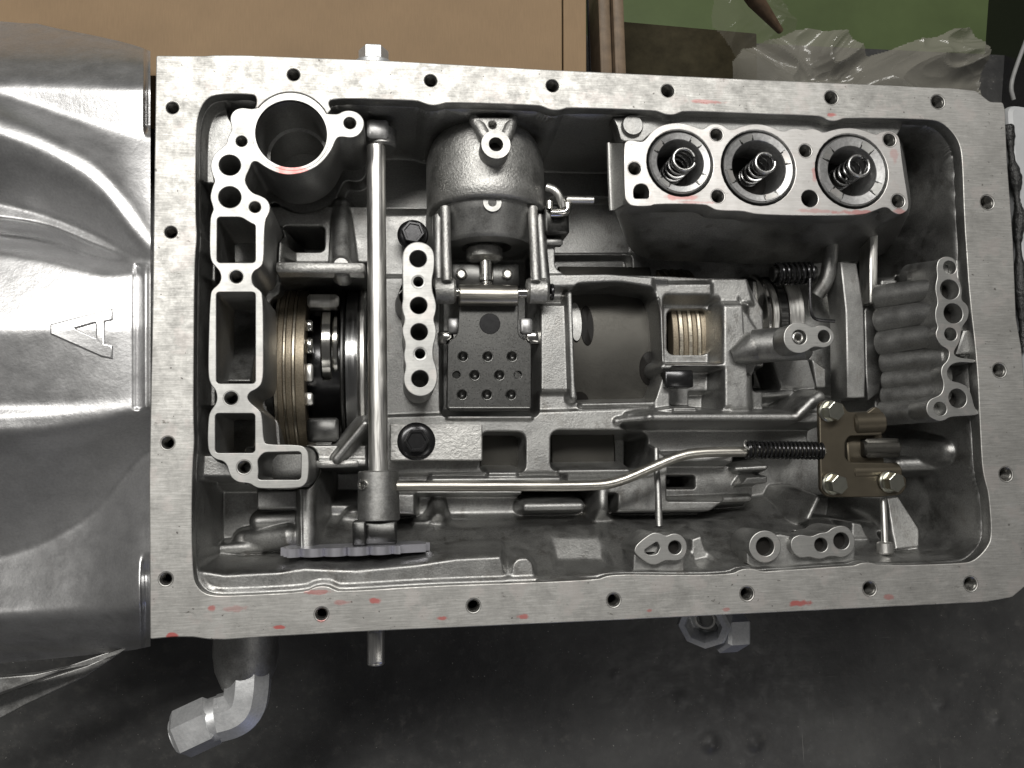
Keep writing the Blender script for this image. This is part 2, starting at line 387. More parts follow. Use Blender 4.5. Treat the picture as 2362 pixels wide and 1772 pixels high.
class Field:
    def __init__(s, x0, x1, y0, y1, step, z0):
        s.xs = np.arange(x0, x1, step); s.ys = np.arange(y0, y1, step); s.step = step
        s.X, s.Y = np.meshgrid(s.xs, s.ys); s.Z = np.full(s.X.shape, float(z0))
    def _win(s, poly, pad):
        x0, x1 = poly[:, 0].min() - pad, poly[:, 0].max() + pad; y0, y1 = poly[:, 1].min() - pad, poly[:, 1].max() + pad
        i0, i1 = np.searchsorted(s.xs, [x0, x1]); j0, j1 = np.searchsorted(s.ys, [y0, y1])
        return slice(max(0, j0 - 1), j1 + 1), slice(max(0, i0 - 1), i1 + 1)
    def stamp(s, poly_px, z, w=1.2, r=0, zref=None, mode='set'):
        zr = zref if zref is not None else (z if np.isscalar(z) else -45)
        p = np.asarray(poly_px, float)
        if r: p = fillet(p, r)
        P = WA(p, zr); a, b = s._win(P, w + 1)
        if s.X[a, b].size == 0: return
        d = sdf_poly(s.X[a, b], s.Y[a, b], P)
        m = sstep(0.5 - d / w)
        zt = z if np.isscalar(z) else z(s.X[a, b], s.Y[a, b])
        Z = s.Z[a, b]
        if mode == 'max': zt = np.maximum(zt, Z)
        if mode == 'min': zt = np.minimum(zt, Z)
        s.Z[a, b] = Z * (1 - m) + zt * m
    def ridge(s, a, b, r, k=1.5):
        """rounded bead between two (px, py, z of its crest), r in mm"""
        A, B = W(*a), W(*b); pad = r * 1.1
        w = s._win(np.array([A[:2], B[:2]]), pad + 4)
        X, Y = s.X[w], s.Y[w]
        if X.size == 0: return
        e = B[:2] - A[:2]; t = np.clip(((X - A[0]) * e[0] + (Y - A[1]) * e[1]) / (e @ e + 1e-9), 0, 1)
        d = np.hypot(X - A[0] - e[0] * t, Y - A[1] - e[1] * t)
        zc = A[2] + (B[2] - A[2]) * t
        h = zc - r + np.sqrt(np.maximum(r * r - d * d, 0)) - np.maximum(d - r, 0) * 6
        Z = s.Z[w]; g = np.clip(0.5 + 0.5 * (h - Z) / k, 0, 1)
        s.Z[w] = Z * (1 - g) + h * g + k * g * (1 - g)
    def blur(s, n=1):
        for _ in range(n):
            Z = np.pad(s.Z, 1, mode='edge')
            s.Z = (Z[:-2, 1:-1] + Z[2:, 1:-1] + Z[1:-1, :-2] + Z[1:-1, 2:] + 2 * s.Z) / 6
    def local_blur(s, poly_px, n):
        a, b = s._win(WA(poly_px, -20), 0); Z = s.Z[a, b].copy()
        for _ in range(n):
            P = np.pad(Z, 1, mode='edge'); Z = (P[:-2, 1:-1] + P[2:, 1:-1] + P[1:-1, :-2] + P[1:-1, 2:] + 2 * Z) / 6
        s.Z[a, b] = Z
    def mesh(s, keep, name):
        ny, nx = s.X.shape
        V = np.stack([s.X, s.Y, s.Z], -1).reshape(-1, 3)
        idx = np.arange(ny * nx).reshape(ny, nx)
        q = np.stack([idx[:-1, :-1], idx[:-1, 1:], idx[1:, 1:], idx[1:, :-1]], -1)
        kk = keep[:-1, :-1] & keep[1:, 1:] & keep[:-1, 1:] & keep[1:, :-1]
        q = q[kk]; used = np.unique(q); remap = np.full(ny * nx, -1); remap[used] = np.arange(len(used)); q = remap[q]; V = V[used]
        me = bpy.data.meshes.new(name); me.vertices.add(len(V)); me.vertices.foreach_set('co', (V * MM).ravel())
        me.loops.add(q.size); me.loops.foreach_set('vertex_index', q.ravel().astype(np.int32))
        me.polygons.add(len(q)); me.polygons.foreach_set('loop_start', np.arange(0, q.size, 4, dtype=np.int32))
        me.polygons.foreach_set('use_smooth', np.ones(len(q), bool)); me.update(calc_edges=True); me.validate()
        return me

# ================================================================ SETTING
T = -160.0                                                          # bench top below the flange, mm
def bench_mat():
    m, nt, b, p = base_mat('worn_bench_steel')
    b.inputs['Metallic'].default_value = 0.4
    f = noise(nt, p, 0.012, 5, 0.65); g = noise(nt, p, 0.12, 5, 0.7); s = noise(nt, p, 1.0, 3, 0.7, (0.02, 0.7, 0.3), -0.05)
    c = mix(nt, ramp(nt, f, [(0.3, 0.0), (0.72, 1.0)]), (0.036, 0.036, 0.037), (0.092, 0.092, 0.09))
    c = mix(nt, ramp(nt, g, [(0.55, 0.0), (0.75, 0.5)]), c, (0.13, 0.125, 0.115))
    c = mix(nt, ramp(nt, s, [(0.72, 0.0), (0.76, 0.5)]), c, (0.35, 0.34, 0.32))
    gr = noise(nt, p, 0.55, 3, 0.6); s3 = noise(nt, p, 1.0, 2, 0.6, (0.9, 0.02, 0.3), 1.1)
    c = mix(nt, ramp(nt, gr, [(0.69, 0.0), (0.72, 0.6)]), c, (0.42, 0.41, 0.38))
    c = mix(nt, ramp(nt, s3, [(0.74, 0.0), (0.77, 0.4)]), c, (0.33, 0.32, 0.30))
    nt.links.new(c, b.inputs['Base Color'])
    nt.links.new(ramp(nt, g, [(0.3, 0.32), (0.7, 0.5)]), b.inputs['Roughness'])
    n1 = bump(nt, b, g, 0.25, 0.6); n2 = bump(nt, b, noise(nt, p, 0.02, 3), 0.3, 3.0, n1); bump(nt, b, s, 0.15, 0.2, n2)
    return m
m_bench = bench_mat()
def grid_sheet(x0, x1, y0, y1, nx, ny, zf):
    X, Y = np.meshgrid(np.linspace(x0, x1, nx), np.linspace(y0, y1, ny)); Z = zf(X, Y)
    V = np.stack([X, Y, Z], -1).reshape(-1, 3); F = [(j * nx + i, j * nx + i + 1, (j + 1) * nx + i + 1, (j + 1) * nx + i) for j in range(ny - 1) for i in range(nx - 1)]
    return V, F
dents = [(np.random.uniform(-100, 420), np.random.uniform(-240, -90), np.random.uniform(2, 4.5), np.random.uniform(-.5, .9)) for _ in range(34)]
dents += [(*W(1640, 1717, T)[:2], 5, 2.4), (*W(1742, 1715, T)[:2], 5, 2.2), (*W(2170, 1622, T)[:2], 4, 1.8), (*W(2300, 1655, T)[:2], 4, 1.6)]
def bench_z(X, Y):
    Z = np.full(X.shape, T)
    for (x, y, r, h) in dents: Z += h * np.exp(-((X - x) ** 2 + (Y - y) ** 2) / (2 * r * r / 3))
    return Z
bt = link('bench_top', to_mesh(*grid_sheet(-420, 700, -420, 300, 450, 300, bench_z), 0), m_bench)
bt.data.polygons.foreach_set('use_smooth', np.ones(len(bt.data.polygons), bool))
bv, bf = box((140, -60, T - 16), (1119, 719, 24), None, 1)
link('bench_slab', to_mesh(bv, bf, 30), m_bench, bt)
bt['kind'] = 'structure'; bt['label'] = 'worn dark steel bench top under the transmission'
m_green = plain('green_painted_floor', (0.12, 0.165, 0.065), 0.5, 0.0, 0.2, 0.006, 0.05, 1)
fl = link('floor', to_mesh(*box((200, 600, -620), (3200, 3000, 20), None, 1), 30), m_green); fl['kind'] = 'structure'; fl['label'] = 'green painted workshop floor beyond the bench'
# ================================================================ TRANSMISSION CASE
case = thing('transmission_case', 'open silver aluminium transmission case lying with its machined pan flange upward', 'transmission', (100, 60, T))

outer = [(360, 128), (470, 129), (492, 127), (560, 127), (900, 140), (1250, 160), (1750, 184), (2060, 197), (2130, 201), (2193, 203), (2251, 209), (2264, 219), (2284, 235), (2314, 236), (2319, 255), (2320, 294), (2324, 380), (2328, 432), (2333, 500), (2337, 557), (2344, 734), (2356, 800), (2368, 950), (2378, 1150), (2380, 1300), (2366, 1352), (2335, 1378), (2275, 1389), (1750, 1415), (1400, 1432), (1000, 1450), (800, 1459), (607, 1470), (520, 1476), (480, 1475), (445, 1470), (400, 1470), (346, 1475), (344, 1100), (352, 700), (356, 400)]
ringc = (670, 308)
arc = [(ringc[0] + 95.6 * math.cos(a), ringc[1] + 95.6 * math.sin(a)) for a in np.linspace(math.radians(-28), math.radians(-142), 18)]
cav = [(764, 252), (757, 238), (765, 228), (843, 228), (850, 229), (958, 232), (972, 236), (990, 243), (1008, 243), (1020, 240), (1033, 236), (1239, 243), (1252, 246), (1268, 253), (1285, 255), (1300, 252), (1311, 248), (1510, 255), (1521, 259), (1537, 265), (1556, 265), (1566, 261), (1578, 256), (1750, 263), (1883, 267), (1899, 271), (1912, 279), (1925, 280), (1938, 277), (1949, 272), (2137, 275), (2171, 281), (2198, 305), (2215, 335), (2220, 377), (2224, 500), (2230, 590), (2236, 680), (2254, 838), (2260, 967), (2264, 1050), (2267, 1085), (2273, 1113), (2281, 1140), (2288, 1237), (2276, 1265), (2248, 1293), (2220, 1300), (2029, 1305), (2018, 1300), (2000, 1297), (1984, 1299), (1972, 1304), (1964, 1305), (1783, 1317), (1760, 1319), (1742, 1313), (1725, 1311), (1707, 1314), (1689, 1324), (1588, 1327), (1455, 1325), (1430, 1326), (1410, 1327), (1395, 1330), (1379, 1337), (1200, 1345), (997, 1351), (785, 1365), (771, 1360), (757, 1353), (738, 1352), (722, 1356), (704, 1366), (563, 1373), (495, 1375), (468, 1367), (451, 1348), (445, 1321), (442, 1213), (443, 1130), (445, 1060), (449, 1017), (446, 970), (447, 800), (449, 600), (455, 545), (451, 500), (452, 300), (458, 262), (472, 232), (497, 217), (583, 217), (591, 224), (592, 238), (588, 250)]
cavity = chaikin_open(cav, 2)
cavity_full = np.concatenate([cavity, np.array(arc[::-1])])
TAPPED = [(397.5, 249), (394, 536), (387, 1022), (382.5, 1336), (677, 172.5), (993.5, 186), (1274.5, 198), (1540.5, 209.5), (1917.5, 225.5), (2163.5, 235), (2277.5, 467), (2305.5, 854.5), (2320.5, 1094), (2239, 1347), (2006, 1358), (1723, 1369.5), (1415.5, 1384.5), (1092, 1397.5), (741.5, 1416.5)]
flange = slab('pan_flange', fillet(outer, 5, 3), [cavity_full] + [(x, y, 14.5) for x, y in TAPPED], 0.0, 8.0, m_flange, case, 0.45, 'scratched machined pan flange with tapped bolt holes and red smears')
# blind bottoms of the tapped holes, black to paint in their shade
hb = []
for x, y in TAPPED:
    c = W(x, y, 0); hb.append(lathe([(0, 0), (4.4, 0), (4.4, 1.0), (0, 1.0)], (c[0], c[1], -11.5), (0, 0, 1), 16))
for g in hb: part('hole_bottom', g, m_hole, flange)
def thread(px, py, rpx, z, depth, parent):
    c = W(px, py, z); r = rpx * sc(px, py, z); pr_ = [(r + .75, .03), (r + .55, .02), (r - .05, -.75)]; t = -.75
    while t > -depth: pr_ += [(r - .50, t - .35), (r - .12, t - .80)]; t -= .9
    part('thread', lathe(pr_, c, (0, 0, 1), 22), m_thread, parent, 25)
for x, y in TAPPED: thread(x, y, 14.5, 0, 9.5, flange)
# outside of the case under the flange
oc = WA(fillet(outer, 5, 3), 0); ctr = oc.mean(0); rings = []
for s_, z in ((0.985, -7.9), (0.965, -20), (0.94, -80), (0.86, -150), (0.70, T)):
    rings.append(np.column_stack([ctr + (oc - ctr) * [s_ if s_ > 0.9 else 0.9 + (s_ - 0.9) * .3, s_], np.full(len(oc), z)]))
nr = len(oc); V = np.concatenate(rings); F = [(k * nr + i, k * nr + (i + 1) % nr, (k + 1) * nr + (i + 1) % nr, (k + 1) * nr + i) for k in range(len(rings) - 1) for i in range(nr)]
part('case_shell', (V, F), m_cast, case, 50)

# ---- inside casting: one continuous cast surface
f = Field(-100, 325, -64, 182, 0.45, -82)
S = f.stamp
# top-left hall, beams
S(rect(452, 215, 610, 490), -13, 2.5)
S(rect(440, 480, 500, 1050), -24, 2, zref=-20)
S(rect(448, 596, 515, 652), -60, 2); S(rect(448, 880, 505, 962), -60, 2)
S(rect(452, 548, 480, 592, 8), -14, 2); S(rect(452, 735, 476, 866, 8), -15, 2); S(rect(455, 970, 474, 1022, 8), -12, 2)
S(rect(446, 1036, 572, 1112), -11, 3)
S([(610, 330), (860, 330), (860, 610), (610, 610)], -74, 3)
S(rect(612, 470, 860, 612), -57, 3); S(rect(655, 525, 745, 577, 9), -98, 1.2, zref=-57)
S(rect(612, 500, 655, 660), -40, 6, zref=-30)
f.ridge((787, 470, -56), (787, 610, -36), 5.2)
S(rect(630, 603, 845, 630, 3), -33, 1.5)
S(rect(606, 630, 850, 1026), -118, 2.2, zref=-40)
S(rect(700, 1022, 850, 1062), -37, 1.5); S(rect(690, 1058, 850, 1082), -36, 1.2)
f.ridge((776, 1058, -28), (842, 978, -24), 2.2)
S(rect(716, 1084, 850, 1195), -96, 4, zref=-50)
S(rect(716, 1150, 850, 1262), -60, 8); f.ridge((790, 1235, -44), (815, 1200, -50), 6)
# centre housing
S([(880, 470), (1275, 470), (1300, 625), (1520, 630), (1725, 640), (1770, 720), (1800, 860), (1890, 890), (1905, 985), (1860, 1010), (1700, 1020), (1690, 1150), (1640, 1185), (880, 1195)], -47, 3)
S([(880, 960), (1500, 940), (1890, 950), (1890, 1000), (1500, 1100), (880, 1110)], -45, 2, mode='max')
S(rect(880, 1095, 1300, 1135), -52, 3)
S([(880, 490), (990, 490), (990, 640), (880, 640)], -52, 4)
S(rect(860, 330, 1000, 500), -70, 4)
S(rect(1200, 520, 1300, 690, 8), -43, 2); S(rect(1280, 552, 1492, 630, 18), -92, 2, zref=-50)
S(rect(1285, 430, 1490, 560, 12), -88, 3, zref=-60)
S(rect(1238, 700, 1322, 905, 12), -42, 2.5)
S([(1262, 630), (1400, 628), (1548, 640), (1548, 670), (1400, 664), (1262, 664)], -36.5, 2)
S([(1505, 650), (1700, 648), (1728, 700), (1740, 950), (1505, 955)], -41, 4)
S([(1640, 640), (1725, 640), (1740, 700), (1640, 700)], -44, 3)
f.ridge((1316, 680, -38.5), (1324, 915, -38.5), 2.2, 1.6); f.ridge((1516, 690, -37), (1528, 838, -37), 1.8, 1)
S(rect(1022, 560, 1240, 957, 18), -76, 3.0, zref=-44)
f.ridge((1035, 963, -43.2), (1225, 963, -43.2), 1.2, .8)
S([(1322, 668), (1420, 664), (1500, 676), (1512, 720), (1520, 860), (1500, 925), (1340, 928), (1330, 900)], -116, 3.2, 14, zref=-44)
f.ridge((1345, 934, -42), (1545, 930, -42), 1.2, .8)
S(rect(1532, 690, 1655, 842), -53, 4.5, 6, zref=-45); S(rect(1544, 716, 1633, 813, 13), -120, 1.3, zref=-52)
f.ridge((1530, 846, -39), (1665, 846, -39), 1.6, 1)
S(rect(1532, 856, 1662, 940), -54, 2, 5); S(rect(1580, 908, 1650, 950), -62, 1.5)
S(rect(1664, 700, 1732, 948), -38.5, 5)
S(rect(1738, 850, 1838, 900, 8), -98, 1.6, zref=-48); S(rect(1738, 898, 1838, 948, 8), -62, 3); f.ridge((1745, 912, -50), (1828, 906, -50), 2)
f.ridge((1425, 972, -43), (1500, 963, -33.5), 2.2); f.ridge((1500, 963, -33.5), (1840, 962, -33), 2.6); f.ridge((1840, 962, -33), (1878, 925, -32), 3.0); f.ridge((1878, 925, -32), (1895, 915, -32), 3.5)
f.ridge((1450, 958, -41), (1550, 945, -36), 1.3, 1)
S([(1420, 985), (1870, 985), (1870, 1040), (1520, 1050)], -60, 4)
S(rect(1114, 1003, 1206, 1086, 15), -98, 3, zref=-45); S(rect(1277, 999, 1508, 1081, 15), -98, 3, zref=-45)
f.ridge((1130, 1093, -43.5), (1190, 1093, -43.5), 1.2, .8); f.ridge((1292, 1088, -43.5), (1450, 1086, -43.5), 1.2, .8)
f.ridge((1000, 1108, -43), (1290, 1106, -43), 1.5, 1)
# lower edge of the housing, slots and bars
S(rect(960, 1140, 1400, 1200), -66, 3); S(rect(1205, 1132, 1385, 1164, 3), -100, 1.5, zref=-55); f.ridge((1215, 1170, -50), (1340, 1168, -50), 2.6)
S(rect(1525, 1070, 1740, 1150), -60, 2.5); S(rect(1525, 1100, 1600, 1124, 2), -98, 1.2, zref=-60); S([(1705, 1120), (1720, 1098), (1775, 1094), (1775, 1118)], -52, 2)
f.ridge((1700, 1082, -54), (1768, 1078, -52), 1.5); f.ridge((1530, 1158, -56), (1730, 1150, -56), 2.0)
f.ridge((1012, 1150, -60), (1012, 1200, -44), 3.4); f.ridge((1012, 1200, -44), (1012, 1215, -50), 4.0)
S(rect(950, 1200, 995, 1230), -46, 2)
f.ridge((1393, 1130, -46), (1392, 1190, -44), 3.0); f.ridge((1392, 1195, -44), (1440, 1225, -46), 3.0)
# bottom wall sloping up to the flange
low = plane3((700, 1335, -9), (2200, 1310, -9), (1400, 1190, -58))
S([(700, 1195), (1000, 1205), (1700, 1190), (1860, 1150), (2060, 1180), (2290, 1190), (2290, 1340), (700, 1390)], low, 8, zref=-40)
f.ridge((1010, 1225, -50), (1150, 1245, -44), 4); f.ridge((1150, 1245, -44), (1330, 1320, -24), 5); f.ridge((1020, 1262, -40), (1180, 1262, -40), 4)
f.ridge((1420, 1235, -46), (1500, 1290, -30), 6)
S(rect(1272, 1232, 1392, 1300), plane3((1272, 1232, -38), (1392, 1232, -36), (1330, 1300, -27)), 5, zref=-32)
S([(1176, 1300), (1190, 1282), (1220, 1280), (1236, 1300), (1236, 1345), (1176, 1350)], -8, 3, 10)
S([(1590, 1240), (1622, 1228), (1636, 1290), (1595, 1300)], -24, 3)
# bottom-left: lip, ledge and pit
S([(440, 1110), (700, 1110), (700, 1325), (440, 1325)], -20, 5, zref=-20)
S(rect(470, 1118, 690, 1296, 26), -55, 8, zref=-38)
S([(446, 1300), (520, 1312), (640, 1306), (700, 1298), (820, 1304), (960, 1290), (1050, 1276), (1165, 1270), (1172, 1300), (1176, 1352), (780, 1372), (500, 1382), (446, 1356)], plane3((460, 1310, -7.2), (1100, 1280, -7.6), (700, 1372, -8.4)), 6.5, zref=-8)
S(rect(588, 1128, 690, 1178, 4), -37, 2); f.ridge((595, 1205, -43), (680, 1200, -43), 4); f.ridge((560, 1250, -46), (660, 1240, -36), 6); f.ridge((510, 1268, -44), (600, 1262, -44), 3)
f.ridge((706, 1120, -30), (706, 1262, -27), 4.6)
# right end wall
S([(2060, 960), (2300, 940), (2300, 1310), (2080, 1310), (2060, 1200)], plane3((2290, 1000, -8), (2290, 1290, -10), (2080, 1150, -62)), 8, zref=-38)
S([(2080, 1250), (2290, 1250), (2290, 1310), (2080, 1312)], plane3((2090, 1262, -40), (2280, 1250, -20), (2200, 1305, -7)), 10, zref=-22)
S([(2005, 975), (2140, 975), (2130, 1058), (2005, 1058)], -96, 3, zref=-50)
f.ridge((2080, 1072, -42), (2200, 1068, -26), 4); f.ridge((2205, 1005, -30), (2208, 1040, -17), 7.0); f.ridge((2208, 1040, -17), (2208, 1062, -22), 6)
S([(1884, 1150), (2025, 1150), (2020, 1205), (1960, 1198), (1868, 1192)], -97, 1.5, zref=-45); f.ridge((1866, 1196, -36), (1888, 1150, -36), 1.6, .8)
S([(1962, 1200), (1990, 1205), (2006, 1245), (1962, 1246)], -33, 2)
S([(2046, 1145), (2080, 1140), (2120, 1220), (2112, 1262), (2050, 1270)], plane3((2060, 1150, -40), (2115, 1220, -36), (2060, 1265, -33)), 1.6, 4, zref=-38)
# upper right
S([(2120, 330), (2235, 330), (2245, 640), (2130, 620)], -60, 14, zref=-60)
S([(2010, 500), (2080, 480), (2140, 515), (2090, 560), (2020, 580)], -58, 4)
S([(2028, 575), (2098, 555), (2112, 600), (2098, 660), (2040, 655)], -100, 2.5, zref=-60)
f.ridge((2168, 520, -38), (2178, 545, -24), 6.5); f.ridge((2178, 545, -24), (2172, 590, -30), 5.5)
S([(2000, 640), (2170, 600), (2190, 960), (2010, 975)], -54, 6)
S(rect(1730, 640, 1990, 900), -70, 5); S([(1760, 780), (1860, 790), (1890, 900), (1800, 900)], -50, 3)
S([(1868, 820), (1910, 850), (1910, 900), (1880, 900)], -56, 2)
S([(1702, 690), (1745, 760), (1745, 860), (1715, 870)], -46, 2)
# pockets below the manifold and drilled holes
man = [(581, 251), (556, 248), (540, 254), (531, 267), (531, 281), (536, 297), (525, 317), (523, 331), (513, 340), (497, 351), (488, 367), (485, 385), (490, 405), (496, 417), (490, 430), (485, 450), (485, 459), (490, 475), (492, 484), (487, 495), (484, 509), (483, 586), (488, 606), (499, 617), (508, 629), (510, 644), (504, 656), (490, 667), (484, 681), (480, 812), (480, 868), (486, 888), (497, 899), (501, 918), (497, 933), (486, 947), (480, 963), (478, 1026), (484, 1049), (497, 1060), (515, 1064), (524, 1074), (528, 1092), (536, 1105), (551, 1114), (576, 1115), (588, 1124), (603, 1128), (687, 1127), (703, 1120), (712, 1103), (713, 1049), (705, 1033), (689, 1026), (617, 1026), (608, 1019), (605, 958), (597, 945), (581, 933), (570, 920), (574, 906), (594, 897), (607, 881), (608, 823), (607, 681), (599, 669), (583, 658), (580, 640), (585, 626), (601, 617), (609, 604), (610, 511), (621, 493), (624, 477), (617, 461), (603, 452), (579, 444), (565, 421), (567, 407), (576, 389), (581, 374), (592, 372), (603, 380), (626, 394), (649, 402), (671, 404), (705, 398), (739, 380), (764, 349), (775, 321), (784, 315), (811, 319), (829, 312), (840, 294), (840, 276), (827, 260), (809, 254), (791, 256), (780, 263), (766, 263)]
S(chaikin(man, 1), -64, 1.0, zref=-1)
for (x, y, r) in [(2191, 617, 15), (2191, 668, 22), (2199, 723, 22), (2193, 771, 15), (2209, 919, 21), (2169, 943, 15), (1765, 1261, 22), (1894, 1257, 16), (1941, 1248, 19), (1557, 1263, 16)]:
    S(circ(x, y, r + 3, 16), -85, 1.0, zref=-14)
S(circ(1504, 1266, 24, 16), -20, 1.0, zref=-14)
S(rect(495, 500, 592, 610), -62, 1); S(rect(492, 670, 592, 890), plane3((500, 690, -75), (590, 690, -75), (545, 885, -26)), 1, zref=-40)
S(rect(490, 950, 592, 1050), plane3((500, 955, -70), (590, 955, -70), (545, 1048, -38)), 1, zref=-45); S(rect(590, 1040, 700, 1112), -66, 1)
S(circ(672, 309, 110), -96, 1, zref=-60)
f.blur(2)
f.local_blur(rect(2000, 260, 2260, 610), 30)
ci = WA(cavity_full, 0.0); dcav = sdf_poly(f.X, f.Y, ci)
# meet the flange: clamp to stay under it and rise to its edge along the bottom
f.Z = np.minimum(f.Z, -1.2 - 0.0 * f.X)
band = np.clip(1 + dcav / 2.6, 0, 1)                       # 1 at the edge, 0 further in
f.Z = f.Z * (1 - sstep(band)) + np.maximum(f.Z, -6.5) * sstep(band)
f.Z = np.where(dcav > 0.3, np.minimum(f.Z, -4.5), f.Z)
me = f.mesh(dcav < 2.2, 'inner_casting')
link('inner_casting', me, m_cast, case)

a, b = W(636, 604, -29), W(842, 629, -29)
part('window_beam', box(((a[0] + b[0]) / 2, (a[1] + b[1]) / 2, -35), (b[0] - a[0], a[1] - b[1], 12), None, .8), m_servo, case)
part('beam_boss', lathe([(0, .2), (3.6, .2), (5.4, -1.5), (6, -20)], W(787, 612, -30.5), (0, 0, 1), 24), m_cast, case)
a, b = W(726, 1063, -33), W(826, 1077, -33)
part('window_beam', box(((a[0] + b[0]) / 2, (a[1] + b[1]) / 2, -38), (b[0] - a[0], a[1] - b[1], 10), None, .8), m_servo, case)
# ---- drilled manifold at the left
man_o = np.concatenate([chaikin_open(man, 2), np.array([(ringc[0] + 95 * math.cos(a), ringc[1] + 95 * math.sin(a)) for a in np.linspace(math.radians(-29), math.radians(-141), 20)])])
r1 = fillet([(501, 501), (556, 501), (579, 515), (589, 519), (589, 606), (500, 606)], 9)
r4 = fillet([(608, 1044), (695, 1042), (694, 1107), (594, 1107), (597, 1087), (594, 1060)], 9)
man_h = [(557, 326, 13), (807, 284, 14), (545, 639, 15), (533, 919, 15.5), (563, 1078, 15), (588, 478, 13.5), (530, 381, 25), (530, 455, 26), r1, rect(499, 674, 589, 885, 9), rect(496.5, 954, 588, 1045, 9), r4, (672, 309, 83)]
pm = slab('passage_manifold', man_o, man_h, 0.0, 44.0, m_face, case, 0.35, 'drilled passage manifold with square pockets and a large round bore')
for (x, y, r) in man_h[:6]: thread(x, y, r, 0, 14, pm)
bc = W(672, 309, 0); s0 = sc(672, 309, 0)
part('bore_sleeve', lathe([(86 * s0 - .5, -20), (86 * s0 - .5, -3.0), (81 * s0, -1.2), (80 * s0, -1.5), (78 * s0, -12), (78 * s0, -30), (70 * s0, -30.5), (69 * s0, -60), (0, -60)], (bc[0], bc[1], 0), (0, 0, 1), 56), m_castwall, case)
part('groove_ring', lathe([(82.6 * s0, -2), (82.6 * s0, .12), (83.2 * s0, .25), (89.5 * s0, .25), (90.0 * s0, .02)], (bc[0], bc[1], 0), (0, 0, 1), 64), m_face, case)

# ---- accumulator block, upper right
blk = [(1439, 336), (1445, 325), (1456, 322), (1479, 328), (1490, 322), (1503, 304), (1522, 290), (1549, 284), (1571, 283), (1598, 290), (1616, 298), (1625, 297), (1637, 287), (1653, 285), (1668, 289), (1680, 299), (1693, 299), (1714, 290), (1743, 285), (1775, 290), (1805, 305), (1827, 296), (1841, 296), (1855, 301), (1869, 296), (1886, 299), (1899, 307), (1922, 299), (1955, 294), (1988, 298), (2021, 312), (2032, 305), (2049, 301), (2065, 306), (2076, 319), (2079, 355), (2086, 404), (2093, 446), (2097, 474), (2093, 487), (2076, 496), (2060, 490), (2049, 479), (2038, 478), (2016, 487), (1988, 497), (1861, 498), (1748, 495), (1725, 490), (1714, 487), (1653, 486), (1639, 478), (1625, 471), (1512, 470.5), (1501, 476), (1458, 476), (1447, 467), (1441, 453)]
BORES = [(1569, 376, 77), (1750, 387, 86), (1965, 395, 84)]
blk_h = [(1653, 311, 14), (1464, 389, 14.5), (1656, 453, 14.5), (1858, 348, 14), (1868, 458, 19), (2052, 323, 14), (2072, 464, 14.5), fillet([(1461, 440), (1466, 428), (1479, 423), (1492, 428), (1498, 440), (1497, 458), (1462, 458)], 6)] + BORES
ab = slab('accumulator_block', chaikin(blk, 2), blk_h, -0.6, 14.0, m_block, case, 0.35, 'pale machined block with three round spring bores and red smears')
for (x, y, r) in [h for h in blk_h if isinstance(h, tuple) and h[2] < 15]: thread(x, y, r, -.6, 12, ab)
for (x, y, r) in [h for h in blk_h if isinstance(h, tuple) and h[2] < 20]:
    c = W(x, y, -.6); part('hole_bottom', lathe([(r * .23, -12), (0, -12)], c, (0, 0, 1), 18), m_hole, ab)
blk2 = [(1404, 330), (1440, 322), (1470, 300), (1560, 280), (1760, 282), (2000, 292), (2080, 304), (2096, 400), (2104, 470), (2098, 500), (2060, 512), (1860, 520), (1740, 520), (1640, 515), (1500, 505), (1413, 489)]
for (x, y, r) in BORES: pass
V1 = np.column_stack([WA(chaikin([(1439, 338), (1450, 322), (1520, 290), (1600, 292), (1750, 287), (1960, 297), (2070, 308), (2082, 380), (2094, 470), (2076, 492), (2000, 490), (1860, 495), (1748, 492), (1640, 480), (1500, 473), (1450, 466), (1440, 450)], 2), -8), np.full(68, -8.0)])
V2 = np.column_stack([WA(chaikin([(1404, 334), (1420, 310), (1500, 280), (1600, 282), (1750, 282), (1960, 290), (2080, 300), (2090, 380), (2104, 480), (2086, 512), (2010, 530), (1860, 540), (1748, 540), (1640, 530), (1500, 520), (1440, 512), (1410, 485)], 2), -30), np.full(68, -30.0)])
V3 = np.column_stack([WA(chaikin([(1420, 350), (1430, 320), (1500, 300), (1600, 300), (1750, 300), (1960, 310), (2060, 320), (2080, 380), (2080, 500), (2066, 570), (2010, 600), (1860, 610), (1748, 610), (1640, 605), (1500, 600), (1450, 580), (1425, 500)], 2), -62), np.full(68, -62.0)])
F = [(k * 68 + i, k * 68 + (i + 1) % 68, (k + 1) * 68 + (i + 1) % 68, (k + 1) * 68 + i) for k in range(2) for i in range(68)]
part('block_skirt', (np.concatenate([V1, V2, V3]), F), m_castwall, ab, 35)
part('block_edge', tube(smooth_path([W(1404, 331, -12), W(1406, 400, -12), W(1410, 486, -13)]), 1.2, 10), m_castwall, ab)
part('block_flank', ([W(1404, 331, -12), W(1438, 330, -4), W(1440, 455, -4), W(1441, 470, -6), W(1411, 488, -13)], [(0, 1, 2, 3, 4)]), m_castwall, ab)
part('round_pad', lathe([(0, 0), (24 * .205, 0), (27 * .205, -1), (29 * .205, -16)], W(1460, 288, -5), (0, 0, 1), 30), m_castwall, ab)
slab('corner_pad', [(1415, 272), (1500, 268), (1560, 272), (1540, 290), (1500, 310), (1482, 326), (1440, 326), (1432, 320), (1424, 290)], [], -7.5, 10, m_castwall, ab, 0.6)
slab('back_ledge', [(1545, 268), (1740, 268), (2060, 280), (2085, 284), (2060, 330), (1560, 330)], [], -7, 10, m_castwall, ab, 0.6)
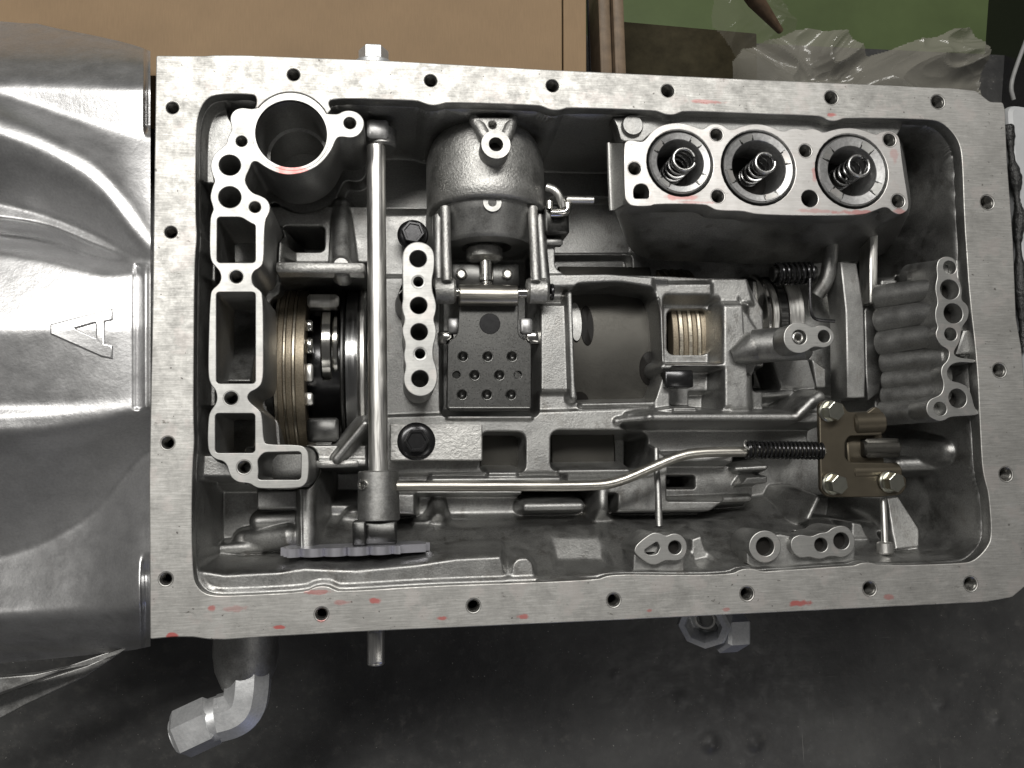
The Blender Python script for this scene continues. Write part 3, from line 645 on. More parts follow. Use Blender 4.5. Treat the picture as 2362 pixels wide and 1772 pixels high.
for k, (x, y, r) in enumerate(BORES):
    c = W(x, y, 0); s = sc(x, y, 0)
    part('bore_wall', lathe([(r * s + .4, -13), (r * s - .3, -2.5), (r * s - .6, -8), (r * s - .8, -30), (0, -30)], (c[0], c[1], 0), (0, 0, 1), 48), m_castwall, ab)

# accumulator pistons and springs
which = ['leftmost', 'middle', 'rightmost']
for k, (x, y, r) in enumerate(BORES):
    c = W(x, y, -2.5); s = sc(x, y, -2.5); R = (r - 6) * s; ri = (52, 60, 54)[k] * s
    pt = thing('accumulator_piston', 'pale notched piston ring in the %s bore of the accumulator block' % which[k], 'piston', (c[0], c[1], -28), 'accumulator pistons')
    n = 72; slots = [a + (0.2, -0.35, 0.25)[k] for a in (0.5, 2.1, 3.6, 5.2)]
    prof = [(ri - .6, -26), (ri - .4, -14), (ri, -3.0), (ri + .6, -2.2), (R - .8, -1.6), (R, -2.4), (R, -8)]
    part('piston_rim', lathe(prof, (c[0], c[1], 0), (0, 0, 1), n), m_piston, pt)
    part('piston_floor', lathe([(ri, -24), (0, -24)], (c[0], c[1], 0), (0, 0, 1), 32), m_hole, pt)  # black floor paints the shade inside the piston
    part('seal_ring', lathe([(R + .3, -6), (R + .3, -2.6), (R + .6, -2.4), (R + .8, -2.9), (R + .8, -6)], (c[0], c[1], 0), (0, 0, 1), 64), m_dark, pt)
    for a in slots:
        for da in (0, 0.42):
            q = np.array([c[0], c[1], 0]); d = np.array([math.cos(a + da), math.sin(a + da), 0])
            part('slot', box(q + d * (ri + R) / 2 + np.array([0, 0, -2.0]), (R - ri - .8, 0.9, 0.6), rotz(a + da), .1), m_dark, pt)
        am = a + .21
        v = []
        for i in range(9):
            t = a + .42 * i / 8
            v += [(c[0] + (ri + .5) * math.cos(t), c[1] + (ri + .5) * math.sin(t), -1.95), (c[0] + (R - 1.2) * math.cos(t), c[1] + (R - 1.2) * math.sin(t), -1.35)]
        part('pad', (v, [(2 * i, 2 * i + 1, 2 * i + 3, 2 * i + 2) for i in range(8)]), m_face, pt)
    tp = W(*[(1579, 367, -1.5), (1766, 375, -2.0), (1982, 382, -1.0)][k]); Rs = (5.5, 5.0, 5.4)[k]
    sg = thing('coil_spring', 'steel coil spring standing in the %s accumulator bore' % which[k], 'spring', (tp[0], tp[1], -24), 'accumulator springs')
    part('spring_coil', helix((tp[0], tp[1], -23.5), (tp[0], tp[1], tp[2] - 1.5), Rs, 6, 0.72, 26, 8, 1.0, a0=k * 1.3), m_spring, sg)
    part('end_coil', tube([(tp[0] + Rs * math.cos(q), tp[1] + Rs * math.sin(q), tp[2] - .9 + .12 * q) for q in np.linspace(0.3 + k * .5, 5.9 + k * .5, 44)], 0.86, 10), m_spring_lit, sg)
# ---- passage column, right
colm = [(2163, 602), (2172, 594), (2184, 591), (2197, 594), (2206, 602), (2209, 623), (2206, 635), (2215, 650), (2220, 671), (2217, 692), (2230, 701), (2236, 716), (2233, 737), (2221, 752), (2217, 767), (2215, 788), (2203, 806), (2200, 818), (2215, 826), (2250, 829), (2251, 836), (2239, 837), (2215, 835), (2196, 840), (2186, 852), (2185, 866), (2194, 879), (2215, 883), (2233, 892), (2242, 913), (2248, 941), (2257, 948), (2258, 958), (2215, 960), (2191, 962), (2176, 972), (2158, 970), (2140, 958), (2136, 940), (2143, 922), (2161, 915), (2173, 907), (2178, 886), (2170, 862), (2173, 844), (2185, 833), (2190, 818), (2188, 806), (2170, 797), (2160, 779), (2158, 767), (2164, 755), (2158, 740), (2157, 716), (2164, 698), (2158, 674), (2158, 656), (2163, 638), (2160, 620)]
pc = slab('passage_column', chaikin(colm, 2), [(2191, 617, 14.5), (2191, 668, 21.5), (2199, 723, 21.5), (2193, 771, 14), (2209, 919, 20.5), (2169, 943, 14.5)], -1.0, 26.0, m_face, case, 0.35, 'wavy column of oil passages along the right wall')
for (ya, yb, r, xl) in ((622, 634, 5.6, 2105), (664, 684, 6.0, 2030), (716, 738, 6.2, 2032), (768, 792, 6.2, 2036), (820, 836, 5.6, 2044), (862, 880, 5.8, 2050), (900, 914, 5.2, 2046), (944, 952, 5.8, 2040)):
    part('passage_rib', rod(W(2186 if 810 < ya < 910 else 2166, ya + 3, -1.8 - r), W(xl - 6, yb + 2, -36), r, 28, .8, r * 1.12), m_castwall, pc)
for (x, y, r) in ((2191, 617, 14.5), (2191, 668, 21.5), (2199, 723, 21.5), (2193, 771, 14), (2209, 919, 20.5), (2169, 943, 14.5)):
    c = W(x, y, -1); part('hole_bottom', lathe([(r * .215, -8.5), (0, -8.5)], c, (0, 0, 1), 20), m_hole, pc)  # dark plug painting the shade of a deep passage
slab('column_web', [(2205, 600), (2224, 600), (2238, 740), (2250, 825), (2215, 822), (2210, 700)], [], -7.5, 18, m_castwall, pc, 0.8)
slab('column_pad', [(2222, 762), (2238, 760), (2244, 816), (2204, 818)], [], -4.5, 8, m_castwall, pc, 1.2)
# ---- six-hole feed strip
strip = [(928, 595), (931, 577), (944, 562), (964, 556.5), (985, 562), (1000, 577), (1003, 598), (1001, 627), (997, 642), (997, 670), (1004, 690), (1007, 706), (1005, 722), (1000, 737), (1005, 752), (1007, 766), (1004, 784), (999, 800), (999, 826), (1007, 848), (1010, 872), (1004, 895), (990, 910), (970, 916), (949, 910), (935, 895), (930, 873), (937, 848), (932, 828), (932, 814), (936, 795), (929, 773), (928, 757), (935, 738), (928, 718), (927, 703), (930, 690), (929, 660)]
fs = slab('feed_strip', chaikin(strip, 2), [(964.6, 597, 19.5), (965, 650, 12), (966, 705, 19.5), (967, 766, 19.5), (969, 816, 12), (969, 874, 19.5)], -3.0, 40.0, m_face, case, 0.4, 'tall narrow strip with six drilled holes')
for (x, y) in ((965, 650), (969, 816)):
    c = W(x, y, -3); s = sc(x, y, -3); part('counterbore_ring', lathe([(12 * s, -1), (12.3 * s, .1), (16.5 * s, .22), (17.2 * s, -.3)], c, (0, 0, 1), 32), m_castwall, fs)
c = W(962, 690, -30)
part('strip_foot', lathe([(11, 0), (10, 12), (9, 26)], (c[0], c[1], -46), (0, 0, 1), 24), m_castwall, fs)
# ---- twin boss at centre right
tb = slab('twin_boss', chaikin([(1807, 779), (1811, 760), (1826, 745), (1846, 742), (1864, 749), (1876, 755), (1890, 750), (1908, 752), (1922, 764), (1926, 779), (1918, 796), (1902, 803), (1886, 800), (1874, 801), (1862, 811), (1844, 816), (1824, 811), (1811, 797)], 2), [(1844, 778, 16), (1901, 776, 13.5)], -8, 30, m_face, case, 0.4, 'peanut shaped boss with a tube and a tapped hole')
part('boss_arm', rod(W(1870, 790, -18), W(1730, 800, -36), 9, 24, 2), m_castwall, tb)
part('boss_tip', lathe([(0, 0), (4, 0), (8.5, 9), (9, 12)], W(1690, 822, -38), W(1745, 800, -34) - W(1690, 822, -38), 20), m_castwall, tb)
c = W(1842, 778, -8); part('seal_tube', lathe([(1.9, -6), (1.9, -.6), (2.3, -.3), (2.8, -.6), (2.8, -6)], c, (0, 0, 1), 28), m_steel, tb)
# ---- bosses along the lower wall
slab('wall_boss', chaikin([(1463, 1269), (1469, 1255), (1500, 1231), (1514, 1228), (1526, 1232), (1537, 1237), (1552, 1230), (1570, 1233), (1582, 1246), (1586, 1262), (1581, 1284), (1566, 1294), (1545, 1293), (1534, 1293), (1516, 1303), (1498, 1302), (1478, 1289), (1465, 1277)], 2), [fillet([(1487, 1268), (1516, 1249), (1523, 1263), (1516, 1278), (1500, 1281), (1488, 1276)], 5), (1557, 1263, 15)], -5, 24, m_face, case, 0.35, 'lobed boss with a teardrop hole and a round hole')
slab('wall_boss', circ(1765, 1261, 37, 40), [(1765, 1261, 20.5)], -5, 24, m_face, case, 0.35, 'single round ring boss on the lower wall')
slab('wall_boss', chaikin([(1823, 1258), (1827, 1241), (1845, 1233), (1862, 1236), (1872, 1238), (1892, 1229), (1908, 1228), (1920, 1217), (1946, 1211), (1964, 1223), (1974, 1248), (1968, 1273), (1946, 1287), (1921, 1282), (1908, 1285), (1895, 1290), (1880, 1288), (1867, 1284), (1848, 1288), (1830, 1277)], 2), [(1894, 1257, 15), (1941, 1248, 18)], -5, 24, m_face, case, 0.35, 'three lobed boss with two round holes')
for (x, y, r) in ((1557, 1263, 15), (1765, 1261, 20.5), (1894, 1257, 15), (1941, 1248, 18)):
    c = W(x, y, -5); part('hole_bottom', lathe([(r * .225, -4.2), (0, -4.2)], c, (0, 0, 1), 20), m_hole, case)  # dark disc painting the shade inside each boss hole
slab('wall_ledge', [(1462, 1270), (1580, 1265), (1580, 1319), (1460, 1324)], [(1504, 1266, 22), (1557, 1263, 17)], -9.5, 16, m_castwall, case, 1.0)
slab('wall_ledge', [(1722, 1270), (1735, 1240), (1800, 1232), (1820, 1236), (1974, 1260), (1972, 1302), (1783, 1313), (1760, 1316), (1736, 1308), (1723, 1300)], [(1765, 1261, 22), (1894, 1257, 16), (1941, 1248, 19)], -9.5, 16, m_castwall, case, 1.0)

# ---- bell housing at the left
xs_px = np.array([-60, 115, 230, 320, 352.0])
feat = [([12, 62, 85, 108, 120], [-78, -70, -60, -50, -45]), ([82, 90, 97, 112, 124], [-62, -56, -50, -45, -42]), ([128, 134, 139, 140, 140], [-38, -34, -30, -28, -26]), ([190, 192, 196, 200, 200], [-22, -19, -16, -14, -14]),
        ([204, 262, 298, 316, 318], [-23, -21, -18.5, -16.5, -16]), ([250, 318, 388, 500, 545], [-6, -4.5, -4, -5, -6]), ([290, 355, 430, 535, 566], [-4.5, -3.5, -3, -4.2, -5]), ([330, 395, 462, 560, 580], [-9, -7, -5.5, -5.5, -5.5]), ([460, 505, 552, 594, 600], [-31, -26, -19, -10, -7]), ([500, 528, 572, 605, 608], [-24, -20, -14, -9, -7]),
        ([540, 560, 600, 612, 613], [-52, -46, -30, -11, -8]), ([562, 588, 616, 620, 620], [-13, -9.5, -6.5, -5, -5]), ([760, 758, 756, 755, 755], [-2.5, -2.2, -2.2, -2.5, -2.5]), ([945, 942, 936, 931, 930], [-11, -8.5, -6, -4.5, -4]),
        ([962, 958, 948, 940, 938], [-7.5, -6, -4.8, -4, -4]), ([978, 972, 960, 948, 945], [-9.5, -8, -6, -4.5, -4.5]), ([998, 990, 974, 956, 952], [-7.5, -6.5, -5.5, -4.5, -4.5]), ([1060, 1040, 1010, 970, 965], [-24, -21, -18, -12, -11]),
        ([1300, 1245, 1170, 1062, 1035], [-60, -53, -46, -33, -29]), ([1390, 1375, 1365, 1350, 1345], [-50, -41, -31, -15, -12.5]), ([1425, 1418, 1412, 1402, 1396], [-45, -38, -30, -16, -14.5]), ([1462, 1466, 1470, 1470, 1468], [-60, -54, -48, -42, -40]), ([1535, 1520, 1508, 1497, 1490], [-90, -84, -76, -70, -66])]
NX, NY = 150, 620
pxs = np.linspace(-60, 347, NX)
def cub(xq, xp, yp):
    m = np.gradient(yp, xp); i = np.clip(np.searchsorted(xp, xq) - 1, 0, len(xp) - 2); h = xp[i + 1] - xp[i]; t = (xq - xp[i]) / h
    return (2*t**3-3*t**2+1)*yp[i] + (t**3-2*t**2+t)*h*m[i] + (-2*t**3+3*t**2)*yp[i+1] + (t**3-t**2)*h*m[i+1]
FY = np.array([cub(pxs, xs_px, np.array(a, float)) for a, b in feat]); FZ = np.array([cub(pxs, xs_px, np.array(b, float)) for a, b in feat])
BV = np.zeros((NY, NX, 3)); pyq = None
for i, x in enumerate(pxs):
    yy = np.linspace(FY[0, i], FY[-1, i], NY); zz = np.interp(yy, FY[:, i], FZ[:, i])
    k = np.exp(-0.5 * (np.arange(-24, 25) / 4.6) ** 2); k /= k.sum()
    zz = np.convolve(np.pad(zz, 24, mode='edge'), k, 'valid')
    # recess and lip where the bell meets the flange
    lip = np.exp(-((x - 316) / 7.0) ** 2) * -2.2 + np.exp(-((x - 336) / 7.0) ** 2) * 1.2
    zz = zz + lip * sstep((yy - 605) / 12) * sstep((950 - yy) / 12)
    zz = zz - 9 * sstep((x - 330) / 12) * sstep((318 - yy) / 30) - 7 * sstep((x - 322) / 14) * sstep((yy - 1270) / 60)
    BV[:, i] = [W(x, y, z) for y, z in zip(yy, zz)]
BF = [(j * NX + i, (j + 1) * NX + i, (j + 1) * NX + i + 1, j * NX + i + 1) for j in range(NY - 1) for i in range(NX - 1)]
bell = part('bell_housing', (BV.reshape(-1, 3), BF), m_bell, case, 0, 'bright ribbed bell housing casting with a raised letter A')
bell.data.polygons.foreach_set('use_smooth', np.ones(len(bell.data.polygons), bool))
letter = slab('raised_letter', [(113, 747), (256, 709), (258, 737), (240, 741), (239, 792), (257, 796), (256, 827), (230, 822), (113, 770)], [fillet([(172, 757), (218, 744), (219, 778)], 2)], -1.0, 4.0, m_bell, bell, 0.7, 'raised cast letter A lying on its side', 2)
_n = len(letter.data.vertices); _co = np.empty(_n * 3); letter.data.vertices.foreach_get('co', _co); _co = _co.reshape(-1, 3); _B = BV.reshape(-1, 3)
for q in _co:                                                    # seat the letter on the curved panel, 0.9 mm proud
    k = np.argmin((_B[:, 0] - q[0] / MM) ** 2 + (_B[:, 1] - q[1] / MM) ** 2); q[2] += (_B[k, 2] + 0.9 + 1.0) * MM
letter.data.vertices.foreach_set('co', _co.ravel()); letter.data.update()
for (pts, z) in (([(-60, 1568), (80, 1556), (205, 1530), (270, 1506), (280, 1500), (150, 1545), (-60, 1622)], -66), ([(-60, 1625), (80, 1574), (200, 1536), (278, 1500), (284, 1502), (200, 1560), (60, 1626), (-60, 1690)], -82)):
    slab('bell_rim', pts, [], z, 6, m_castwall, bell, 0.6)
# ---- output end at the right: pale housing and bead of black sealant
oh = slab('output_housing', fillet([(2322, 236), (2480, 262), (2600, 420), (2640, 680), (2600, 950), (2480, 1120), (2384, 1150), (2372, 1000), (2360, 800), (2348, 560)], 30), [], -6, 90, m_paint, case, 3)
sp = [(2322, 290), (2330, 340), (2334, 380), (2342, 420), (2344, 460), (2352, 500), (2346, 545), (2350, 600), (2352, 680), (2356, 740), (2362, 800)]
P = smooth_path([W(x + 1, y, -2.5) for x, y in sp]); rr = 2.2 + 0.9 * np.sin(np.arange(len(P)) * .31) + 0.5 * np.random.rand(len(P))
part('sealant_bead', tube(P, rr, 12), m_seal, case, 60, 'lumpy bead of black sealant along the right edge')
rg = np.random.RandomState(3)

# ================================================================ ROTATING PARTS SEEN THROUGH THE WINDOWS
def xdisc(px0, px1, py, zc, R, ri=None, bev=0.4, seg=96, teeth=0, th=0.0, zpx=None):
    """ring with its axis along X between two photo columns"""
    zp = zc + R if zpx is None else zpx
    x0, x1 = W(px0, py, zp)[0], W(px1, py, zp)[0]; y = W((px0 + px1) / 2, py, zp)[1]
    ri = R * .6 if ri is None else ri; L = x1 - x0; b = min(bev, L * .3)
    g = lathe([(ri, 0), (R - b, 0), (R, b), (R, L - b), (R - b, L), (ri, L)], (x0, y, zc), (1, 0, 0), seg)
    if teeth:
        V = np.asarray(g[0]); ns = seg; a = np.arange(ns); m = ((a * teeth // ns) if teeth < ns / 2 else a) % 2 == 0
        for k in (1, 2, 3, 4):
            blk_ = V[k * ns:(k + 1) * ns]; blk_[m, 1:] = (blk_[m, 1:] - [y, zc]) * (1 - th / R) + [y, zc]
        g = (V, g[1])
    return g
cp = thing('clutch_pack', 'stack of brown friction and steel clutch plates in the left window', 'clutch', (*W(660, 830, -112)[:2], -155))
zc, py = -103, 835
edges = [(607, 628, 'm_dark', 45.0, 0), (629, 637, 'm_gold', 48.6, 0), (637.4, 650.6, 'm_frict', 48.2, 180), (651, 657, 'm_gold', 48.6, 0), (657.4, 671.6, 'm_frict', 48.2, 180), (672, 679, 'm_gold', 48.6, 0), (679.4, 701, 'm_frict', 48.2, 180)]
for (a, b, mm_, R, te) in edges:
    part('friction_plate' if 'frict' in mm_ else 'steel_plate', xdisc(a, b, py, zc, R, 34, .3, 360 if te else 128, te, .22), globals()[mm_], cp)
hub = thing('planet_carrier', 'dark planet carrier with bright pinion teeth beside the clutch plates', 'gear carrier', (*W(745, 830, -112)[:2], -155))
part('sun_hub', xdisc(702, 786, py, zc, 30, 10, .5), m_black, hub)
part('polished_hub', xdisc(738, 764, 790, -92, 26, 8, .8, zpx=-66), m_bright, hub)
part('polished_ring', xdisc(766, 780, 790, -92, 24, 8, .8, zpx=-68), m_bright, hub)
for (y0, y1, z) in ((737, 763, -62), (778, 815, -61), (838, 880, -61), (905, 935, -63)):
    c = (W(702, (y0 + y1) / 2, z) + W(721, (y0 + y1) / 2, z)) / 2; s = sc(710, y0, z)
    part('pinion_tooth', box((c[0], c[1], z - 4), (19 * s, (y1 - y0) * s, 8), None, .8), m_bright if y0 < 800 else m_steel, hub)
for (y0, y1, z) in ((678, 708, -62), (964, 1018, -58)):
    a, b = W(708, y0, z), W(781, y1, z)
    part('carrier_bar', box(((a[0] + b[0]) / 2, (a[1] + b[1]) / 2, z - 6), (b[0] - a[0], a[1] - b[1], 12), None, 1.2), m_steel if y0 < 800 else m_dark, hub)
dr = thing('ring_gear_drum', 'polished dark steel drum beside the vertical selector shaft', 'drum', (*W(810, 830, -112)[:2], -155))
part('drum_band', xdisc(793, 826, py, zc, 49, 36, .8), steel('polished_dark_drum', (0.42, 0.42, 0.42), 0.18, (1.5, .06, .06)), dr)
part('drum_edge', xdisc(783, 792, py, zc, 50, 36, .8), m_dark, dr)
part('drum_edge', xdisc(827, 842, py, zc, 50, 36, .8), m_steel, dr)
od = thing('clutch_drum', 'olive grey clutch drum turning behind the large central window', 'drum', (*W(1415, 800, -116)[:2], -155))
RD = 115.0; x0, x1, yd = W(1300, 790, -58)[0], W(1520, 790, -58)[0], W(1410, 800, -58)[1]
def drum_z(y): return -58 - RD + math.sqrt(RD * RD - (y - yd) ** 2)
part('drum_shell', lathe([(RD - 6, 0), (RD - .8, 0), (RD, .8), (RD, x1 - x0 - .8), (RD - .8, x1 - x0), (RD - 6, x1 - x0)], (x0, yd, -58 - RD), (1, 0, 0), 60, -0.42, .84, up=(0, 0, 1)), m_drum, od)
def on_drum(name, px, py, sx, sy, mat, h=.25):
    c = W(px, py, -60); k = sc(px, py, -60); z = drum_z(c[1]); t = -(c[1] - yd) / RD
    V, F = lathe([(1.0, -1), (1.0, 0), (.96, h), (0, h)], (0, 0, 0), (0, 0, 1), 30)
    V = V * [sx * k, sy * k, 1]; V[:, 2] += V[:, 1] * t
    part(name, (V + [c[0], c[1], z], F), mat, od)
on_drum('drum_slot', 1497, 851, 24, 38, m_hole); on_drum('drum_slot', 1338, 928, 22, 24, m_hole)
on_drum('lug_slot', 1352, 752, 16, 46, m_hole); on_drum('drum_lug', 1326, 744, 14, 46, m_castwall, 1.2)
sp_ = thing('small_clutch_pack', 'gold edged clutch plates behind the small square window', 'clutch', (*W(1590, 765, -116)[:2], -155))
for i, (a, b, mm_) in enumerate([(1553, 1566, m_frict), (1568, 1577, m_gold), (1578, 1588, m_frict), (1589, 1598, m_gold), (1599, 1609, m_frict), (1610, 1618, m_gold), (1619, 1634, m_frict)]):
    part('steel_plate' if mm_ is m_gold else 'friction_plate', xdisc(a, b, 775, -106, 50 if mm_ is m_gold else 49.4, 40, .3, 128), mm_, sp_)
for (x0, y0, x1, y1, z, nm) in ((1100, 990, 1215, 1100, -66, 'a'),):
    part('inner_band', xdisc(1105, 1215, 1030, -106, 42, 35, 1, zpx=-64), m_drum, od)
part('inner_band', xdisc(1270, 1420, 1040, -106, 38, 30, 1, zpx=-68), m_drum, od)
gd = thing('governor_gear', 'bright governor gear half hidden below the small black torsion spring', 'gear', (*W(1800, 720, -80)[:2], -110))
for (a, b, R, m_) in ((1772, 1782, 27, m_bright), (1786, 1800, 24, m_steel), (1802, 1822, 25.5, m_dark), (1824, 1858, 26, m_steel)):
    part('gear_ring', xdisc(a, b, 720, -82, R, 12, .6, 96, 60 if m_ is m_dark else 0, .6), m_, gd)
for x in (1806, 1813, 1820, 1828): pass

# ================================================================ BAND SERVO
ax = W(1122, 450, -42); zax = -43.5; yf = W(1122, 451, -13)[1]; yb = W(1140, 266, -34)[1]; L = yf - yb; L = abs(L); R = 31.0
xs = W(1121, 470, -42)[0]
sv = thing('band_servo', 'rough cast domed servo cylinder with a short drilled post', 'servo', (xs, yf + L / 2, -72))
prof = [(0, L)]
for t in np.linspace(1, 0, 18): prof.append((R * math.sqrt(max(0, 1 - (t * .97) ** 2.4)), L * (0.42 + 0.58 * t)))
prof = [(0, L)] + [(max(6.0, r), t) for r, t in prof[1:]] + [(R, L * .15), (R, 1.2), (R - 1, 0.2), (R - 2, 0), (R - 7, 0), (R - 8, .8), (R - 8, 14)]
part('servo_dome', lathe(prof, (xs, yf, zax), (0, 1, 0), 72), m_servo, sv, 50)
part('servo_sleeve', lathe([(R - 4.5, 16), (R - 4.5, -3), (R - 6, -5), (R - 7, -16), (R - 8.5, -18), (R - 10, -18.2), (13, -18.2), (12, -14), (0, -14)], (xs, yf, zax), (0, 1, 0), 64), m_castwall, sv)
pc_ = W(1144, 333, -2); s = sc(1144, 333, -2)
part('servo_post', lathe([(16 * s, -8), (16 * s, -.8), (16.8 * s, 0), (33.5 * s, 0), (34.5 * s, -.5), (35.5 * s, -22)], pc_, (0, 0, 1), 40), m_face, sv, 40, 'bright drilled post on the servo dome')
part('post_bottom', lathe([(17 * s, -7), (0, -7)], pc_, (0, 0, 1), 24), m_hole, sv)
for (a, b) in (((1092, 276, -14), (1122, 318, -9)), ((1184, 276, -14), (1166, 318, -9))):
    part('servo_rib', tube([W(*a), (W(*a) + W(*b)) / 2 + [0, 0, 1.0], W(*b) - [0, 0, 2]], [2.6, 3.2, 3.4], 12), m_servo, sv)
slab('rib_pad', fillet([(1090, 271), (1186, 271), (1172, 326), (1108, 326)], 8), [(1136.5, 288, 9)], -9.5, 12, m_servo, sv, .6)
c = W(1136, 480, -17.0); c[1] = yf - 2.2; s = sc(1136, 480, -17)
part('bleed_boss', lathe([(9.5 * s, -6), (9.5 * s, -.4), (10 * s, 0), (21 * s, 0), (22 * s, -.4), (22 * s, -14)], c, (0, 0, 1), 32), m_face, sv)
part('boss_hole', lathe([(10 * s, -3), (0, -3)], c, (0, 0, 1), 20), m_hole, sv)
for (x0, x1, sg) in ((1027, 1031, -1), (1228, 1236, 1)):
    a, b = W(x0, 478, -27), W(x1, 648, -25.5)
    part('servo_arm', tube([a, (a + b) / 2, b], [2.6, 2.4, 2.6], 14), m_servo, sv)
    a2, b2 = W(x0 + sg * 14, 500, -40), W(x1 + sg * 18, 655, -36)
    part('servo_arm', tube([a2, (a2 + b2) / 2, b2], [3.6, 3.4, 3.6], 14), m_castwall, sv)
for (x0, x1) in ((999, 1053), (1219, 1268)):
    a, b = W(x0, 665, -27), W(x1, 668, -27); a[2] = b[2] = -33; b[1] = a[1]
    part('pivot_boss', rod(a, b, 6.6, 32, 1.2), m_servo, sv)
lk = thing('servo_link', 'small bright linkage bracket at the right of the servo dome', 'linkage', (*W(1290, 480, -40)[:2], -60))
part('link_bar', tube(smooth_path([W(1270, 492, -30), W(1300, 492, -30), W(1309, 485, -30), W(1310, 470, -30)]), 2.3, 12), m_bright, lk)
part('link_arm', tube(smooth_path([W(1262, 432, -30), W(1285, 440, -28), W(1300, 478, -30)]), 2.2, 12), m_steel, lk)
part('link_pin', rod(W(1306, 461, -30), W(1370, 462, -30), 1.9), m_steel, lk)
part('link_bar', tube([W(1268, 465, -31), W(1268, 483, -31)], 2.0, 10), m_bright, lk)
part('link_block', box(W(1278, 515, -42), (13, 16, 16), None, 1), m_dark, lk)
part('link_tab', box(W(1275, 560, -42), (10, 3.6, 6), None, 1), m_cast, lk)

# push rod between servo and lever
pr = thing('push_rod', 'bright servo push rod with a mushroom head above the pivot roller', 'push rod', (*W(1124, 600, -45)[:2], -50))
a = W(1122, 562, -33); zr = -44
part('rod_head', lathe([(0, 0), (8.0, 0), (9.4, 1.2), (9.6, 6), (7.5, 7.6), (5.5, 8.2), (0, 8.2)], (a[0], a[1] + 1.0, zr), (0, -1, 0), 40), m_servo, pr)
part('rod_stem', lathe([(0, 0), (3.7, 0), (3.8, 11), (3.2, 11.6), (3.2, 12.6), (3.8, 13.2), (3.6, 20), (0, 20)], (a[0] + .6, a[1] - 6.5, zr + 2), (0, -1, 0), 10), m_bright, pr)

# ================================================================ BAND LEVER
bl = thing('band_lever', 'dark perforated steel band lever hanging from a bright pivot roller', 'lever', (*W(1128, 820, -50)[:2], -62))
a, b = W(1060, 676, -28), W(1197, 677, -28); a[2] = b[2] = -33.5; b[1] = a[1]
part('pivot_roller', rod(a, b, 5.3, 40, .5), m_steelx, bl)
a, b = W(1040, 672, -30), W(1226, 672, -30); a[2] = b[2] = -32.5; b[1] = a[1]
part('pivot_pin', rod(a, b, 2.6, 20, .4), m_bright, bl)
lev = [(1059, 700), (1196, 700), (1196, 768), (1201, 778), (1224, 792), (1226, 800), (1226, 944), (1030, 944), (1032, 795), (1036, 787), (1052, 775), (1056, 766)]
DIMP = [(1068, 823), (1125, 823), (1181, 823), (1095, 866), (1152, 866), (1066, 911), (1123, 911), (1179, 911)]
lp = slab('lever_plate', fillet(lev, 6), [(1053, 865, 8), (1195, 865, 8)] + [(x, y, 10.5) for x, y in DIMP], -38, 3.2, m_plate, bl, 0.5)
for (x, y) in DIMP:
    c = W(x, y, -38); s = sc(x, y, -38)
    part('dimple', lathe([(0, -1.9), (4 * s, -1.7), (8 * s, -1.0), (10 * s, -.2), (11 * s, .25), (12 * s, .3), (13 * s, .02)], c, (0, 0, 1), 24), m_plate, lp)
c = W(1130, 747, -38); part('lever_dish', lathe([(0, .25), (5.2, .25), (5.4, .02)], c, (0, 0, 1), 28), m_black, lp)
part('lever_edge', rod(W(1034, 942, -39.5), W(1222, 942, -39.5), 1.6, 14), m_plate, bl)
for (x, y) in ((1064, 632), (1170, 632)):
    c = W(x, y, -44); part('lever_rivet', lathe([(0, .6), (1.6, .6), (2.2, 1.1), (2.8, .5), (2.9, -1)], c, (0, 0, 1), 20), m_steel, bl)
part('lever_back', box(W(1120, 640, -47), (36, 14, 4), None, .6), m_plate, bl)
for (x, y) in ((1046, 753), (1213, 753)):
    part('strap_end', box(W(x, y, -44), (6, 8, 5), None, .8), m_piston, bl); part('strap_end', box(W(x + (-18 if x < 1100 else 16), y + 26, -46), (8, 7, 5), None, 1.5), m_bright, bl)
# retaining clips
cl = solo('retaining_clip', lathe([(2.0, 0), (4.4, 0), (4.6, .6), (4.4, 1.2), (2.0, 1.2)], W(1272, 672, -31) - [0, 0, 2], (1, 0, 0), 9), m_black, 'black retaining clip on the right end of the lever pivot', 'clip')

# ================================================================ BLACK HEX BOLTS
def flange_bolt(name, px, py, z, Rf, Rh, hh, mats, label, group, tilt=(0, 0, 1), a0=0.3, dish=False):
    c = W(px, py, z); t = thing(name, label, 'bolt', (c[0], c[1], c[2] - hh - 2), group)
    ax_ = np.array(tilt, float); ax_ /= np.linalg.norm(ax_); base = c - ax_ * hh
    part('bolt_flange', lathe([(0, -1.6), (Rf, -1.6), (Rf, -.6), (Rf - .6, 0), (Rh + .2, .7), (0, .7)], base, ax_, 40), mats[0], t)
    pr_ = [(Rh, .4), (Rh, hh - .5), (Rh - .15, hh - .15), (Rh - .5, hh)] + ([(Rh - 1.4, hh), (Rh - 1.8, hh - .9), (0, hh - .9)] if dish else [(0, hh)])
    part('hex_head', lathe(pr_, base, ax_, 6, a0), mats[1], t, 20)
    return t
flange_bolt('hex_bolt', 953, 534, -34, 8.0, 6.0, 6, (m_black, m_black), 'black flanged hex bolt above the six hole strip', 'black hex bolts', a0=0.35, dish=True)
ap = slab('cast_arm', rect(899, 978, 1113, 1063, 4), [], -34, 14, m_servo, case, .7)
flange_bolt('hex_bolt', 961, 1017, -27, 9.4, 6.1, 6, (m_black, m_black), 'black flanged hex bolt on the cast arm right of the selector shaft', 'black hex bolts', a0=0.52, dish=True)

